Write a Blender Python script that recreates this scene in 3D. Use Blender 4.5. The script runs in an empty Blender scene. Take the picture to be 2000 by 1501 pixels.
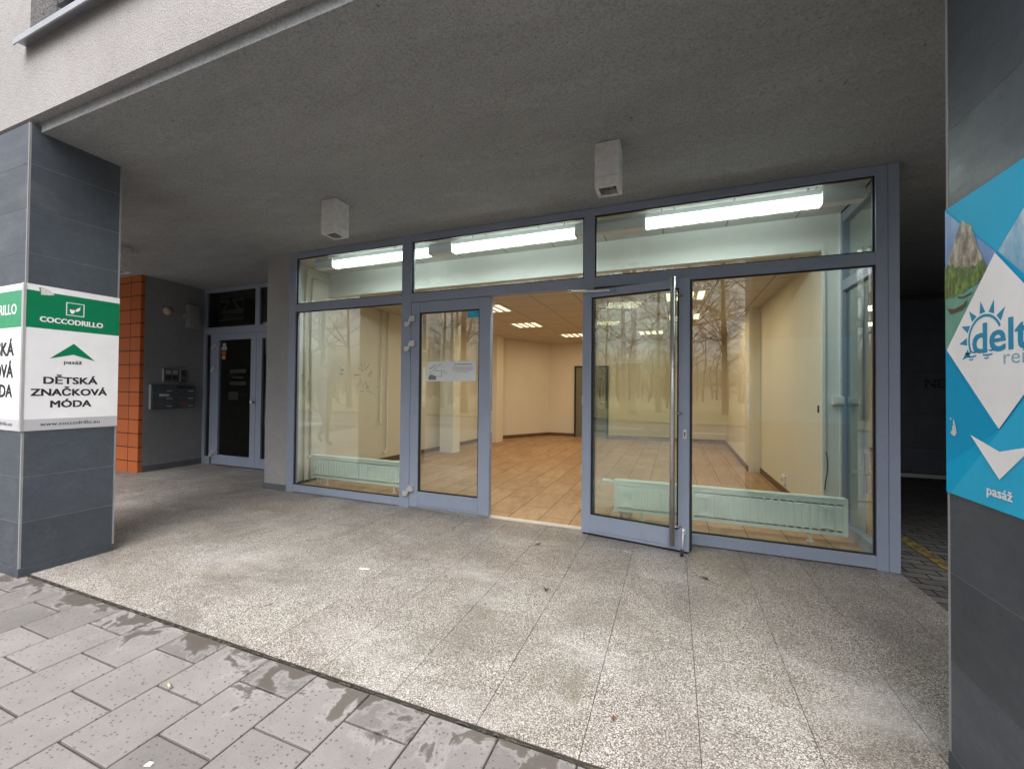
import bpy, bmesh, math, random
from mathutils import Vector, Matrix
random.seed(7)
R = math.radians
S = 0.85            # survey units -> metres
sc = bpy.context.scene
COL = sc.collection

# ------------------------------------------------------------------ camera
cd = bpy.data.cameras.new('camera'); cam = bpy.data.objects.new('camera', cd); COL.objects.link(cam)
cd.sensor_fit = 'HORIZONTAL'; cd.sensor_width = 36.0; cd.lens = 806.95 / 2000 * 36
cd.clip_start = 0.05; cd.clip_end = 2000
yaw, pitch, roll = -0.373009, 0.0142060, 0.0094862
f_ = Vector((math.sin(yaw) * math.cos(pitch), math.cos(yaw) * math.cos(pitch), math.sin(pitch)))
r_ = Vector((math.cos(yaw), -math.sin(yaw), 0)); u_ = r_.cross(f_)
r2 = r_ * math.cos(roll) + u_ * math.sin(roll); u2 = -r_ * math.sin(roll) + u_ * math.cos(roll)
M = Matrix((r2, u2, -f_)).transposed().to_4x4(); M.translation = Vector((0, 0, 1.5 * S))
cam.matrix_world = M
sc.camera = cam

# ------------------------------------------------------------------ sky, sun, exposure
SUN_EL, SUN_AZ = R(60), R(170)      # azimuth from +Y, clockwise
w = bpy.data.worlds.new('World'); sc.world = w; w.use_nodes = True
nt = w.node_tree; bg = nt.nodes['Background']
sky = nt.nodes.new('ShaderNodeTexSky'); sky.sky_type = 'NISHITA'; sky.sun_disc = False
sky.sun_elevation = SUN_EL; sky.sun_rotation = SUN_AZ
sky.air_density = 1.0; sky.dust_density = 7.0; sky.ozone_density = 1.0
hs = nt.nodes.new('ShaderNodeHueSaturation'); hs.inputs['Saturation'].default_value = 0.32
nt.links.new(sky.outputs[0], hs.inputs['Color']); nt.links.new(hs.outputs[0], bg.inputs[0])
bg.inputs[1].default_value = 0.15
sd = bpy.data.lights.new('sun', 'SUN'); sun = bpy.data.objects.new('sun', sd); COL.objects.link(sun)
sd.energy = 0.95; sd.angle = R(60); sd.color = (1.0, 0.965, 0.93)
dirv = Vector((math.sin(SUN_AZ) * math.cos(SUN_EL), math.cos(SUN_AZ) * math.cos(SUN_EL), math.sin(SUN_EL)))
sun.rotation_euler = dirv.to_track_quat('Z', 'Y').to_euler()
sc.view_settings.view_transform = 'Standard'; sc.view_settings.look = 'None'
sc.view_settings.gamma = 1.0; sc.view_settings.exposure = 1.2
sc.render.engine = 'CYCLES'
sc.cycles.use_denoising = True
sc.cycles.max_bounces = 10; sc.cycles.diffuse_bounces = 6; sc.cycles.transparent_max_bounces = 24
sc.cycles.sample_clamp_indirect = 8
sc.cycles.caustics_reflective = False; sc.cycles.caustics_refractive = False

# ------------------------------------------------------------------ materials
class NT:
    def __init__(s, name):
        s.m = bpy.data.materials.new(name); s.m.use_nodes = True
        s.t = s.m.node_tree; s.n = s.t.nodes; s.p = s.n['Principled BSDF']; s.out = s.n['Material Output']
        s.co = s.n.new('ShaderNodeTexCoord').outputs['Object']
    def node(s, typ, ins=None, **attrs):
        nd = s.n.new('ShaderNode' + typ)
        for k, v in attrs.items(): setattr(nd, k, v)
        for k, v in (ins or {}).items(): s.set(nd.inputs[k], v)
        return nd
    def set(s, inp, v):
        if hasattr(v, 'is_output'): s.t.links.new(v, inp)
        else:
            if isinstance(v, (tuple, list)) and inp.type == 'RGBA' and len(v) == 3: v = tuple(v) + (1,)
            inp.default_value = v
    def noise(s, scale, detail=4, rough=0.55, co=None, dist=0.0):
        return s.node('TexNoise', {'Vector': co if co is not None else s.co, 'Scale': scale, 'Detail': detail, 'Roughness': rough, 'Distortion': dist}).outputs['Fac']
    def vor(s, scale, feature='F1', co=None, out='Distance'):
        return s.node('TexVoronoi', {'Vector': co if co is not None else s.co, 'Scale': scale}, feature=feature).outputs[out]
    def map(s, scale=(1, 1, 1), loc=(0, 0, 0), rot=(0, 0, 0), co=None):
        return s.node('Mapping', {'Vector': co if co is not None else s.co, 'Scale': scale, 'Location': loc, 'Rotation': rot}).outputs[0]
    def ramp(s, fac, stops, interp='LINEAR'):
        nd = s.node('ValToRGB', {'Fac': fac}); cr = nd.color_ramp; cr.interpolation = interp
        while len(cr.elements) < len(stops): cr.elements.new(0.5)
        for e, (p, c) in zip(cr.elements, stops):
            e.position = p
            if not isinstance(c, (tuple, list)): c = (c, c, c)
            e.color = tuple(c) + (1,)
        return nd.outputs[0]
    def mix(s, fac, a, b, mode='MIX'):
        nd = s.node('Mix', data_type='RGBA', blend_type=mode)
        s.set(nd.inputs[0], fac); s.set(nd.inputs[6], a); s.set(nd.inputs[7], b)
        return nd.outputs[2]
    def math(s, op, a, b=0.0, clamp=False):
        nd = s.node('Math', operation=op, use_clamp=clamp); s.set(nd.inputs[0], a); s.set(nd.inputs[1], b)
        return nd.outputs[0]
    def sep(s, co=None):
        return s.node('SeparateXYZ', {'Vector': co if co is not None else s.co}).outputs
    def bump(s, h, strength=0.3, dist=0.01):
        s.set(s.p.inputs['Normal'], s.node('Bump', {'Height': h, 'Strength': strength, 'Distance': dist}).outputs[0])
    def col(s, c): s.set(s.p.inputs['Base Color'], c)
    def set_(s, **k):
        for a, v in k.items(): s.set(s.p.inputs[a.replace('_', ' ')], v)
        return s

def simple(name, c, rough=0.5, metal=0.0, var=0.12, scale=6.0, bump=0.0, bscale=200, spec=0.5):
    k = NT(name)
    n = k.noise(scale, 5, 0.6)
    lo = tuple(x * (1 - var) for x in c); hi = tuple(min(1, x * (1 + var)) for x in c)
    k.col(k.ramp(n, [(0.3, lo), (0.7, hi)]))
    k.set_(Roughness=k.ramp(k.noise(scale * 2.3, 4), [(0.3, max(0.03, rough - 0.06)), (0.7, min(1, rough + 0.06))]), Metallic=metal)
    k.p.inputs['Specular IOR Level'].default_value = spec
    if bump: k.bump(k.noise(bscale, 3), bump, 0.004)
    return k.m

def emit(name, c, strength):
    k = NT(name)
    k.set_(Base_Color=(0.8, 0.8, 0.8), Emission_Color=c, Emission_Strength=strength)
    return k.m

def plaster(name, c, c2, bump=0.6, stain=None, grain=0.14, chips=False, gscale=150):
    k = NT(name)
    big = k.noise(0.9, 5, 0.62); fine = k.noise(gscale, 3, 0.7); mid = k.noise(14, 5, 0.65)
    base = k.mix(k.ramp(big, [(0.35, 0), (0.68, 1)]), c, c2)
    base = k.mix(0.6, base, k.ramp(mid, [(0.3, 0.82), (0.7, 1.0)]), 'MULTIPLY')
    base = k.mix(1.0, base, k.ramp(fine, [(0.3, 1 - 2 * grain), (0.5, 1.0), (0.75, 1 + grain)]), 'MULTIPLY')
    if stain:
        sp = k.ramp(k.noise(7.5, 6, 0.75, dist=0.4), [(0.655, 0), (0.73, 1)])
        base = k.mix(k.math('MULTIPLY', sp, 0.55), base, stain)
        spk = k.math('GREATER_THAN', k.noise(26, 2, 0.5), 0.735)
        base = k.mix(k.math('MULTIPLY', spk, 0.6), base, (0.06, 0.055, 0.05))
    if chips:
        st = k.ramp(k.noise(1.3, 6, 0.7, co=k.map((1, 3.5, 1), rot=(0, 0, 0.5)), dist=0.8), [(0.35, 0.91), (0.65, 1.04)])
        base = k.mix(1.0, base, st, 'MULTIPLY')
        area_ = k.math('GREATER_THAN', k.noise(1.1, 3, 0.5, co=k.map(loc=(4.2, 1.1, 0))), 0.56)
        ch_ = k.math('MULTIPLY', k.math('GREATER_THAN', k.noise(13, 5, 0.75, dist=0.5, co=k.map((1, 1.6, 1))), 0.70), area_)
        base = k.mix(k.math('MULTIPLY', ch_, 0.45), base, (0.50, 0.49, 0.47))
        dk = k.ramp(k.noise(3.2, 7, 0.78, co=k.map(loc=(1, 6, 2)), dist=0.5), [(0.62, 0), (0.74, 1)])
        base = k.mix(k.math('MULTIPLY', dk, 0.16), base, (0.10, 0.097, 0.09))
    k.col(base); k.set_(Roughness=0.93)
    h = k.math('ADD', k.math('MULTIPLY', fine, 0.7), k.math('MULTIPLY', k.noise(55, 3, 0.6), 0.6))
    k.bump(h, bump, 0.006)
    return k.m

MT = {}
MT['facade'] = plaster('facade_plaster', (0.335, 0.322, 0.325), (0.41, 0.396, 0.40), 0.9, (0.26, 0.24, 0.22), 0.26, False, 105)
MT['soffit'] = plaster('soffit_plaster', (0.300, 0.316, 0.322), (0.340, 0.357, 0.363), 0.9, (0.17, 0.168, 0.163), 0.19, True, 80)
MT['greywall'] = plaster('grey_plaster', (0.30, 0.30, 0.305), (0.39, 0.385, 0.38), 0.7, (0.20, 0.19, 0.18))
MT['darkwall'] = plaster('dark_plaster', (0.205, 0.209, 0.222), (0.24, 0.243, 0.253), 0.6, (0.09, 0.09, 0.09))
MT['plinth'] = plaster('plinth', (0.10, 0.105, 0.12), (0.13, 0.135, 0.15), 0.4)
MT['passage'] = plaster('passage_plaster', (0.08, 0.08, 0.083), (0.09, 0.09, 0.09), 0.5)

def slate():
    k = NT('slate_panel')
    a = k.node('VertexColor', layer_name='tone').outputs['Color']
    n = k.noise(5, 7, 0.68); m2 = k.noise(38, 5, 0.7); st = k.noise(3.0, 6, 0.7, co=k.map((1, 1, 5)))
    c = k.ramp(n, [(0.25, (0.056, 0.067, 0.084)), (0.55, (0.070, 0.083, 0.103)), (0.8, (0.088, 0.101, 0.120))])
    c = k.mix(0.7, c, k.ramp(m2, [(0.3, 0.75), (0.7, 1.12)]), 'MULTIPLY')
    c = k.mix(1.0, c, a, 'MULTIPLY')
    dust = k.ramp(k.noise(2.2, 6, 0.7, dist=0.6), [(0.56, 0), (0.74, 1)])
    c = k.mix(k.math('MULTIPLY', dust, 0.22), c, (0.20, 0.195, 0.185))
    k.col(c); k.set_(Roughness=k.ramp(st, [(0.3, 0.40), (0.7, 0.58)]))
    k.bump(k.math('ADD', k.noise(24, 7, 0.7), k.math('MULTIPLY', k.noise(170, 3), 0.3)), 0.22, 0.006)
    return k.m
MT['slate'] = slate()
MT['grout'] = simple('pale_grout', (0.26, 0.265, 0.27), 0.9)
def framepaint():
    k = NT('blue_grey_frame_paint')
    c = k.ramp(k.noise(2.5, 5, 0.6), [(0.3, (0.240, 0.282, 0.368)), (0.7, (0.268, 0.312, 0.402))])
    dirt = k.ramp(k.noise(7, 7, 0.78, co=k.map((1, 1, 0.45)), dist=0.5), [(0.54, 0), (0.72, 1)])
    c = k.mix(k.math('MULTIPLY', dirt, 0.28), c, (0.14, 0.135, 0.125))
    nick = k.math('GREATER_THAN', k.noise(48, 3, 0.6), 0.735)
    c = k.mix(k.math('MULTIPLY', nick, 0.5), c, (0.10, 0.10, 0.11))
    scuff = k.ramp(k.noise(30, 5, 0.75, co=k.map((0.12, 1, 1), (3, 1, 5))), [(0.66, 0), (0.74, 1)])
    c = k.mix(k.math('MULTIPLY', scuff, 0.25), c, (0.42, 0.43, 0.46))
    k.col(c); k.set_(Roughness=k.ramp(k.noise(9, 5), [(0.3, 0.36), (0.7, 0.52)]))
    k.bump(k.noise(500, 2), 0.05, 0.002)
    return k.m
MT['frame'] = framepaint()
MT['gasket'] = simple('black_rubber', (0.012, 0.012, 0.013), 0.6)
MT['steel'] = simple('brushed_steel', (0.56, 0.54, 0.52), 0.36, 0.85, 0.06, 20)
MT['alu'] = simple('satin_aluminium', (0.62, 0.62, 0.63), 0.42, 0.6, 0.06)
MT['zinc'] = simple('zinc_sill', (0.45, 0.46, 0.48), 0.4, 0.7, 0.08)
MT['white'] = simple('white_paint', (0.74, 0.74, 0.72), 0.5, var=0.04)
MT['enamel'] = simple('bright_white_enamel', (0.88, 0.89, 0.87), 0.4, var=0.02)
MT['lampwhite'] = simple('weathered_white_enamel', (0.62, 0.62, 0.635), 0.5, var=0.14, scale=22)
MT['glasslens'] = simple('dusty_lens', (0.16, 0.16, 0.16), 0.25)
MT['lampdark'] = simple('lamp_inside', (0.05, 0.05, 0.05), 0.5)
MT['mint'] = simple('radiator_enamel', (0.80, 0.90, 0.84), 0.35, var=0.03)
MT['cream'] = simple('cream_pipe_paint', (0.72, 0.70, 0.62), 0.4, var=0.05)
MT['roomwall'] = simple('cream_wall_paint', (0.70, 0.655, 0.565), 0.8, var=0.03, scale=1.2, bump=0.15, bscale=160)
MT['frontwall'] = simple('white_wall_paint', (0.72, 0.73, 0.70), 0.75, var=0.03, scale=1.5, bump=0.15, bscale=160)
MT['skirt'] = simple('brown_skirting', (0.13, 0.075, 0.04), 0.5, var=0.2, scale=18)
MT['backdoor'] = simple('grey_green_door', (0.16, 0.155, 0.12), 0.5)
MT['black'] = simple('black_plastic', (0.02, 0.02, 0.02), 0.45)
MT['signwhite'] = simple('white_sign_print', (0.86, 0.86, 0.89), 0.38, var=0.05, scale=4)
MT['signgrey'] = simple('pale_grey_band', (0.50, 0.50, 0.53), 0.4, var=0.03)
MT['signgreen'] = simple('green_sign_print', (0.003, 0.20, 0.085), 0.6, 0.0, spec=0.15, var=0.05)
MT['signgreenpale'] = simple('faded_green_print', (0.03, 0.28, 0.13), 0.38, var=0.05)
MT['ink'] = simple('black_print', (0.02, 0.022, 0.025), 0.45)
MT['peel'] = simple('torn_white_paper', (0.62, 0.62, 0.62), 0.8, var=0.2, scale=60)
MT['cyan'] = simple('cyan_print', (0.004, 0.375, 0.66), 0.6, 0.0, spec=0.15, var=0.06, scale=3)
MT['cyan2'] = simple('light_cyan_print', (0.03, 0.42, 0.68), 0.6, 0.0, spec=0.15, var=0.06, scale=3)
MT['cyan3'] = simple('deep_cyan_print', (0.003, 0.31, 0.57), 0.6, 0.0, spec=0.15, var=0.06, scale=3)
MT['logoblue'] = simple('logo_blue_print', (0.03, 0.27, 0.47), 0.6, 0.0, spec=0.15, var=0.03)
MT['logogrey'] = simple('logo_grey_print', (0.25, 0.42, 0.52), 0.4, var=0.03)
MT['boxmetal'] = simple('mailbox_grey', (0.085, 0.10, 0.11), 0.45, 0.3)
MT['labelpaper'] = simple('paper_label', (0.45, 0.44, 0.42), 0.7)
MT['redlabel'] = simple('red_label', (0.4, 0.06, 0.05), 0.6)
MT['yellowlabel'] = simple('yellow_label', (0.45, 0.32, 0.06), 0.6)
MT['ivory'] = simple('ivory_plastic', (0.42, 0.38, 0.26), 0.5)
MT['greybox'] = simple('grey_plastic', (0.24, 0.235, 0.23), 0.55)
MT['gate'] = simple('dark_gate_paint', (0.10, 0.12, 0.15), 0.5, var=0.2, scale=3)
MT['hall'] = simple('hall_paint', (0.32, 0.30, 0.25), 0.7)
MT['paper'] = simple('notice_paper', (0.66, 0.70, 0.70), 0.6, var=0.03)
MT['printgrey'] = simple('grey_print', (0.16, 0.18, 0.19), 0.6)
MT['printlight'] = simple('light_grey_print', (0.34, 0.38, 0.39), 0.6)
def scratch():
    k = NT('scratched_glass'); k.n.remove(k.p)
    a = k.node('BsdfDiffuse', {'Color': (0.85, 0.86, 0.82)}); b = k.node('BsdfTranslucent', {'Color': (0.9, 0.9, 0.86)})
    mx = k.node('MixShader', {0: 0.8, 1: a.outputs[0], 2: b.outputs[0]}); k.t.links.new(mx.outputs[0], k.out.inputs[0])
    return k.m
MT['scratch'] = scratch()
MT['dryleaf'] = simple('dry_leaf', (0.13, 0.06, 0.03), 0.7, var=0.3, scale=60)
MT['darkleaf'] = simple('dark_leaf', (0.035, 0.025, 0.02), 0.7, var=0.3, scale=60)
MT['scrap'] = simple('white_scrap', (0.75, 0.74, 0.73), 0.6)
MT['blindmetal'] = simple('blind_slat', (0.22, 0.22, 0.24), 0.4, 0.4)
MT['barklight'] = simple('bark', (0.05, 0.04, 0.03), 0.9, var=0.3, scale=5)
MT['asphalt'] = simple('asphalt', (0.055, 0.055, 0.057), 0.85, var=0.2, scale=1.5, bump=0.3, bscale=120)
MT['kerb'] = simple('concrete_kerb', (0.26, 0.255, 0.245), 0.85, var=0.15)
MT['bollard'] = simple('bollard_paint', (0.12, 0.10, 0.08), 0.45)
MT['skin'] = simple('skin', (0.42, 0.26, 0.19), 0.55, var=0.05)
MT['jacket'] = simple('dark_jacket', (0.035, 0.038, 0.045), 0.8)
MT['trousers'] = simple('dark_trousers', (0.045, 0.043, 0.043), 0.85)
MT['shoe'] = simple('black_shoe', (0.02, 0.02, 0.02), 0.5)
MT['hair'] = simple('brown_hair', (0.03, 0.02, 0.013), 0.6)
MT['tube'] = emit('lit_tube_cover', (0.91, 1.0, 0.96), 4.5)
MT['louvretube'] = emit('lit_warm_tube', (1.0, 0.83, 0.52), 1.3)
MT['louvre'] = simple('bright_louvre', (0.7, 0.68, 0.62), 0.25, 0.8)

def glass(name, tint, gain):
    k = NT(name); k.n.remove(k.p)
    tr = k.node('BsdfTransparent', {'Color': tint})
    gl = k.node('BsdfGlossy', {'Color': (0.95, 1.0, 0.98), 'Roughness': 0.0})
    if True:    # faint waviness of float glass
        b = k.node('Bump', {'Height': k.noise(1.1, 1, 0.4), 'Strength': 0.018, 'Distance': 0.08})
        k.set(gl.inputs['Normal'], b.outputs[0])
    geo = k.node('NewGeometry').outputs
    c = k.math('ABSOLUTE', k.node('VectorMath', {0: geo['Normal'], 1: geo['Incoming']}, operation='DOT_PRODUCT').outputs['Value'])
    fr = k.math('ADD', 0.042, k.math('MULTIPLY', 0.958, k.math('POWER', k.math('SUBTRACT', 1.0, c, True), 5.0)))
    mx = k.node('MixShader', {0: k.math('MULTIPLY', fr, gain, True), 1: tr.outputs[0], 2: gl.outputs[0]})
    k.t.links.new(mx.outputs[0], k.out.inputs[0])
    return k.m
MT['glass'] = glass('float_glass', (0.93, 0.968, 0.945), 2.15)
MT['darkglass'] = glass('tinted_glass', (0.62, 0.63, 0.61), 1.0)

def granite():
    k = NT('granite')
    a = k.node('VertexColor', layer_name='tone').outputs['Color']
    n1 = k.noise(165, 3, 0.75); v = k.vor(270, out='Color'); n3 = k.noise(210, 2, 0.6)
    vs = k.node('SeparateColor', {'Color': v}).outputs[0]
    g = k.math('ADD', k.math('MULTIPLY', n1, 0.62), k.math('MULTIPLY', vs, 0.38))
    c = k.ramp(g, [(0.33, (0.035, 0.030, 0.026)), (0.42, (0.120, 0.106, 0.094)), (0.49, (0.205, 0.187, 0.170)), (0.57, (0.32, 0.298, 0.275)), (0.67, (0.56, 0.54, 0.515))])
    c = k.mix(1.0, c, a, 'MULTIPLY')
    # dirt, rust-brown patches and pale scuffs
    d1 = k.ramp(k.noise(1.7, 7, 0.7, dist=0.7), [(0.44, 0), (0.66, 1)])
    c = k.mix(k.math('MULTIPLY', d1, 0.55), c, (0.105, 0.090, 0.076))
    d2 = k.ramp(k.noise(4.3, 7, 0.75, co=k.map((1, 1, 1), (3, 7, 0)), dist=0.5), [(0.56, 0), (0.70, 1)])
    c = k.mix(k.math('MULTIPLY', d2, 0.46), c, (0.135, 0.108, 0.080))
    d3 = k.ramp(k.noise(1.2, 5, 0.6, co=k.map((1, 1.6, 1), (9, 2, 0))), [(0.54, 0), (0.72, 1)])
    c = k.mix(k.math('MULTIPLY', d3, 0.34), c, (0.50, 0.49, 0.485))
    sp = k.math('GREATER_THAN', k.noise(23, 2, 0.5, co=k.map((1, 1, 1), (1, 4, 0))), 0.745)
    c = k.mix(k.math('MULTIPLY', sp, 0.6), c, (0.06, 0.05, 0.045))
    gum = k.math('LESS_THAN', k.node('TexVoronoi', {'Vector': k.mix(0.03, k.co, k.node('TexNoise', {'Vector': k.co, 'Scale': 9.0}).outputs['Color']), 'Scale': 3.4}).outputs['Distance'], 0.052)
    c = k.mix(k.math('MULTIPLY', gum, 0.55), c, (0.07, 0.062, 0.055))
    k.col(c)
    k.set_(Roughness=k.ramp(k.noise(2.5, 6, 0.7), [(0.35, 0.42), (0.7, 0.72)]))
    k.bump(k.math('ADD', n3, n1), 0.14, 0.003)
    return k.m
MT['granite'] = granite()

def paver():
    k = NT('concrete_paver')
    a = k.node('VertexColor', layer_name='tone').outputs['Color']
    n = k.noise(260, 3, 0.7); b = k.noise(3.5, 6, 0.65)
    c = k.ramp(b, [(0.3, (0.165, 0.154, 0.151)), (0.7, (0.218, 0.205, 0.201))])
    c = k.mix(1.0, c, k.ramp(n, [(0.3, 0.80), (0.7, 1.12)]), 'MULTIPLY')
    c = k.mix(1.0, c, a, 'MULTIPLY')
    pit = k.math('LESS_THAN', k.node('TexVoronoi', {'Vector': k.map((1, 1.25, 1)), 'Scale': 44, 'Randomness': 1.0}).outputs['Distance'], 0.235)
    pm = k.math('MULTIPLY', pit, k.math('GREATER_THAN', k.noise(30, 2, 0.5), 0.47))
    c = k.mix(k.math('MULTIPLY', pm, 0.8), c, (0.07, 0.062, 0.06))
    y = k.sep()[1]
    # wet drip stains along the drip line of the overhang
    near = k.node('MapRange', {'Value': y, 'From Min': 0.95, 'From Max': 1.44, 'To Min': -0.25, 'To Max': 0.155}).outputs[0]
    wn = k.math('ADD', k.noise(5.2, 6, 0.62, dist=0.5), near)
    wet = k.ramp(wn, [(0.595, 0), (0.625, 1)])
    rim = k.ramp(wn, [(0.54, 0), (0.59, 1), (0.61, 0)])
    c = k.mix(k.math('MULTIPLY', rim, 0.30), c, (0.32, 0.305, 0.30))
    c = k.mix(k.math('MULTIPLY', wet, 0.82), c, (0.068, 0.057, 0.049))
    k.col(c)
    k.set_(Roughness=k.mix(wet, (0.85, 0.85, 0.85), (0.55, 0.55, 0.55)))
    h = k.math('SUBTRACT', k.math('MULTIPLY', n, 0.35), k.math('MULTIPLY', pm, 1.0))
    k.bump(h, 0.4, 0.004)
    return k.m
MT['paver'] = paver()
MT['joint'] = simple('joint_sand', (0.045, 0.04, 0.035), 0.95, var=0.4, scale=40)
MT['moss'] = simple('moss_and_grit', (0.05, 0.044, 0.028), 0.95, var=0.5, scale=60)

def passage_floor():
    k = NT('dark_cobble')
    b = k.node('TexBrick', {'Vector': k.co, 'Color1': (0.15, 0.143, 0.138), 'Color2': (0.10, 0.095, 0.092), 'Mortar': (0.012, 0.012, 0.012), 'Scale': 1.0, 'Mortar Size': 0.006, 'Brick Width': 0.2, 'Row Height': 0.1})
    c = k.mix(0.6, b.outputs['Color'], k.ramp(k.noise(6, 6, 0.7), [(0.3, 0.5), (0.7, 1.2)]), 'MULTIPLY')
    k.col(c); k.set_(Roughness=0.7); k.bump(k.math('SUBTRACT', k.noise(40, 4), b.outputs['Fac']), 0.5, 0.01)
    return k.m
MT['cobble'] = passage_floor()

def yellow():
    k = NT('worn_yellow_paint')
    wn = k.ramp(k.noise(22, 6, 0.7), [(0.42, 0), (0.56, 1)])
    k.col(k.mix(wn, (0.32, 0.21, 0.03), (0.10, 0.08, 0.05))); k.set_(Roughness=0.8)
    return k.m
MT['yellow'] = yellow()

def woodfloor():
    k = NT('wood_effect_floor')
    co = k.map(rot=(0, 0, R(90)))
    b = k.node('TexBrick', {'Vector': co, 'Color1': (0.36, 0.225, 0.120), 'Color2': (0.43, 0.28, 0.16), 'Mortar': (0.075, 0.045, 0.025), 'Scale': 1.0, 'Mortar Size': 0.0048, 'Brick Width': 0.62, 'Row Height': 0.31})
    st = k.noise(2.4, 7, 0.68, co=k.map((3.2, 1.0, 1)), dist=1.2)
    c = k.mix(0.85, b.outputs['Color'], k.ramp(st, [(0.3, (0.62, 0.55, 0.48)), (0.5, (0.95, 0.93, 0.9)), (0.72, (1.15, 1.16, 1.16))]), 'MULTIPLY')
    c = k.mix(0.5, c, k.ramp(k.noise(42, 4, 0.7, co=k.map((1, 0.2, 1))), [(0.3, 0.8), (0.7, 1.1)]), 'MULTIPLY')
    k.col(c); k.set_(Roughness=0.48); k.bump(k.math('SUBTRACT', k.math('MULTIPLY', st, 0.2), b.outputs['Fac']), 0.3, 0.003)
    return k.m
MT['woodfloor'] = woodfloor()

def ceiltile(name, c, off):
    k = NT(name)
    b = k.node('TexBrick', {'Vector': k.map(loc=off), 'Color1': c, 'Color2': tuple(x * 0.96 for x in c), 'Mortar': tuple(x * 0.42 for x in c), 'Scale': 1.0, 'Mortar Size': 0.007, 'Brick Width': 0.6, 'Row Height': 0.6}, offset=0.0)
    k.col(k.mix(0.5, b.outputs['Color'], k.ramp(k.noise(90, 3, 0.7), [(0.3, 0.85), (0.7, 1.08)]), 'MULTIPLY'))
    k.set_(Roughness=0.9); k.bump(k.math('SUBTRACT', k.math('MULTIPLY', k.noise(120, 3), 0.3), b.outputs['Fac']), 0.4, 0.004)
    return k.m
MT['ceiltile'] = ceiltile('mineral_ceiling_tile', (0.60, 0.56, 0.48), (0.21, 0.18, 0))

MT['fronttile'] = ceiltile('front_ceiling_tile', (0.64, 0.64, 0.61), (0.21, 0.18, 0))

def terracotta():
    k = NT('terracotta_tile')
    co = k.node('CombineXYZ', {'X': k.sep()[0], 'Y': k.sep()[2]}).outputs[0]
    b = k.node('TexBrick', {'Vector': k.map(loc=(0.30, 0.04, 0), co=co), 'Color1': (0.46, 0.125, 0.040), 'Color2': (0.40, 0.108, 0.035), 'Mortar': (0.012, 0.009, 0.008), 'Scale': 1.0, 'Mortar Size': 0.006, 'Brick Width': 0.305, 'Row Height': 0.206}, offset=0.0)
    k.col(k.mix(0.4, b.outputs['Color'], k.ramp(k.noise(30, 5, 0.7), [(0.3, 0.75), (0.7, 1.1)]), 'MULTIPLY'))
    k.set_(Roughness=0.75); k.p.inputs['Specular IOR Level'].default_value = 0.2; k.bump(k.math('SUBTRACT', 0.5, b.outputs['Fac']), 0.5, 0.004)
    return k.m
MT['terracotta'] = terracotta()

def lawn():
    k = NT('winter_grass')
    k.col(k.mix(k.ramp(k.noise(0.35, 6, 0.7), [(0.4, 0), (0.6, 1)]), (0.10, 0.105, 0.035), (0.15, 0.12, 0.06)))
    k.set_(Roughness=0.95)
    return k.m
MT['lawn'] = lawn()
MT['hill'] = simple('brown_hillside', (0.07, 0.058, 0.04), 0.95, var=0.35, scale=0.25)

def rockpic(name, stops, scale, bumpy=False):
    k = NT(name); k.col(k.ramp(k.noise(scale, 6, 0.72, co=k.map((1, 1, 0.45))), stops)); k.set_(Roughness=0.4)
    return k.m
MT['picrock'] = rockpic('printed_rock', [(0.30, (0.05, 0.04, 0.03)), (0.47, (0.22, 0.18, 0.14)), (0.58, (0.42, 0.38, 0.33)), (0.75, (0.62, 0.60, 0.57))], 34)
MT['picgreen'] = rockpic('printed_foliage', [(0.36, (0.008, 0.025, 0.004)), (0.5, (0.05, 0.12, 0.012)), (0.66, (0.20, 0.32, 0.04))], 70)
MT['picsea'] = rockpic('printed_sea', [(0.3, (0.05, 0.24, 0.20)), (0.7, (0.13, 0.36, 0.30))], 20)
MT['picsky'] = rockpic('printed_sky', [(0.3, (0.06, 0.16, 0.46)), (0.55, (0.20, 0.33, 0.58)), (0.75, (0.5, 0.58, 0.72))], 5)
MT['piccloud'] = rockpic('printed_clouds', [(0.35, (0.10, 0.33, 0.55)), (0.5, (0.25, 0.46, 0.64)), (0.68, (0.60, 0.68, 0.75))], 9)
MT['picboat'] = simple('printed_boat', (0.035, 0.022, 0.012), 0.4, var=0.4, scale=50)

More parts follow.
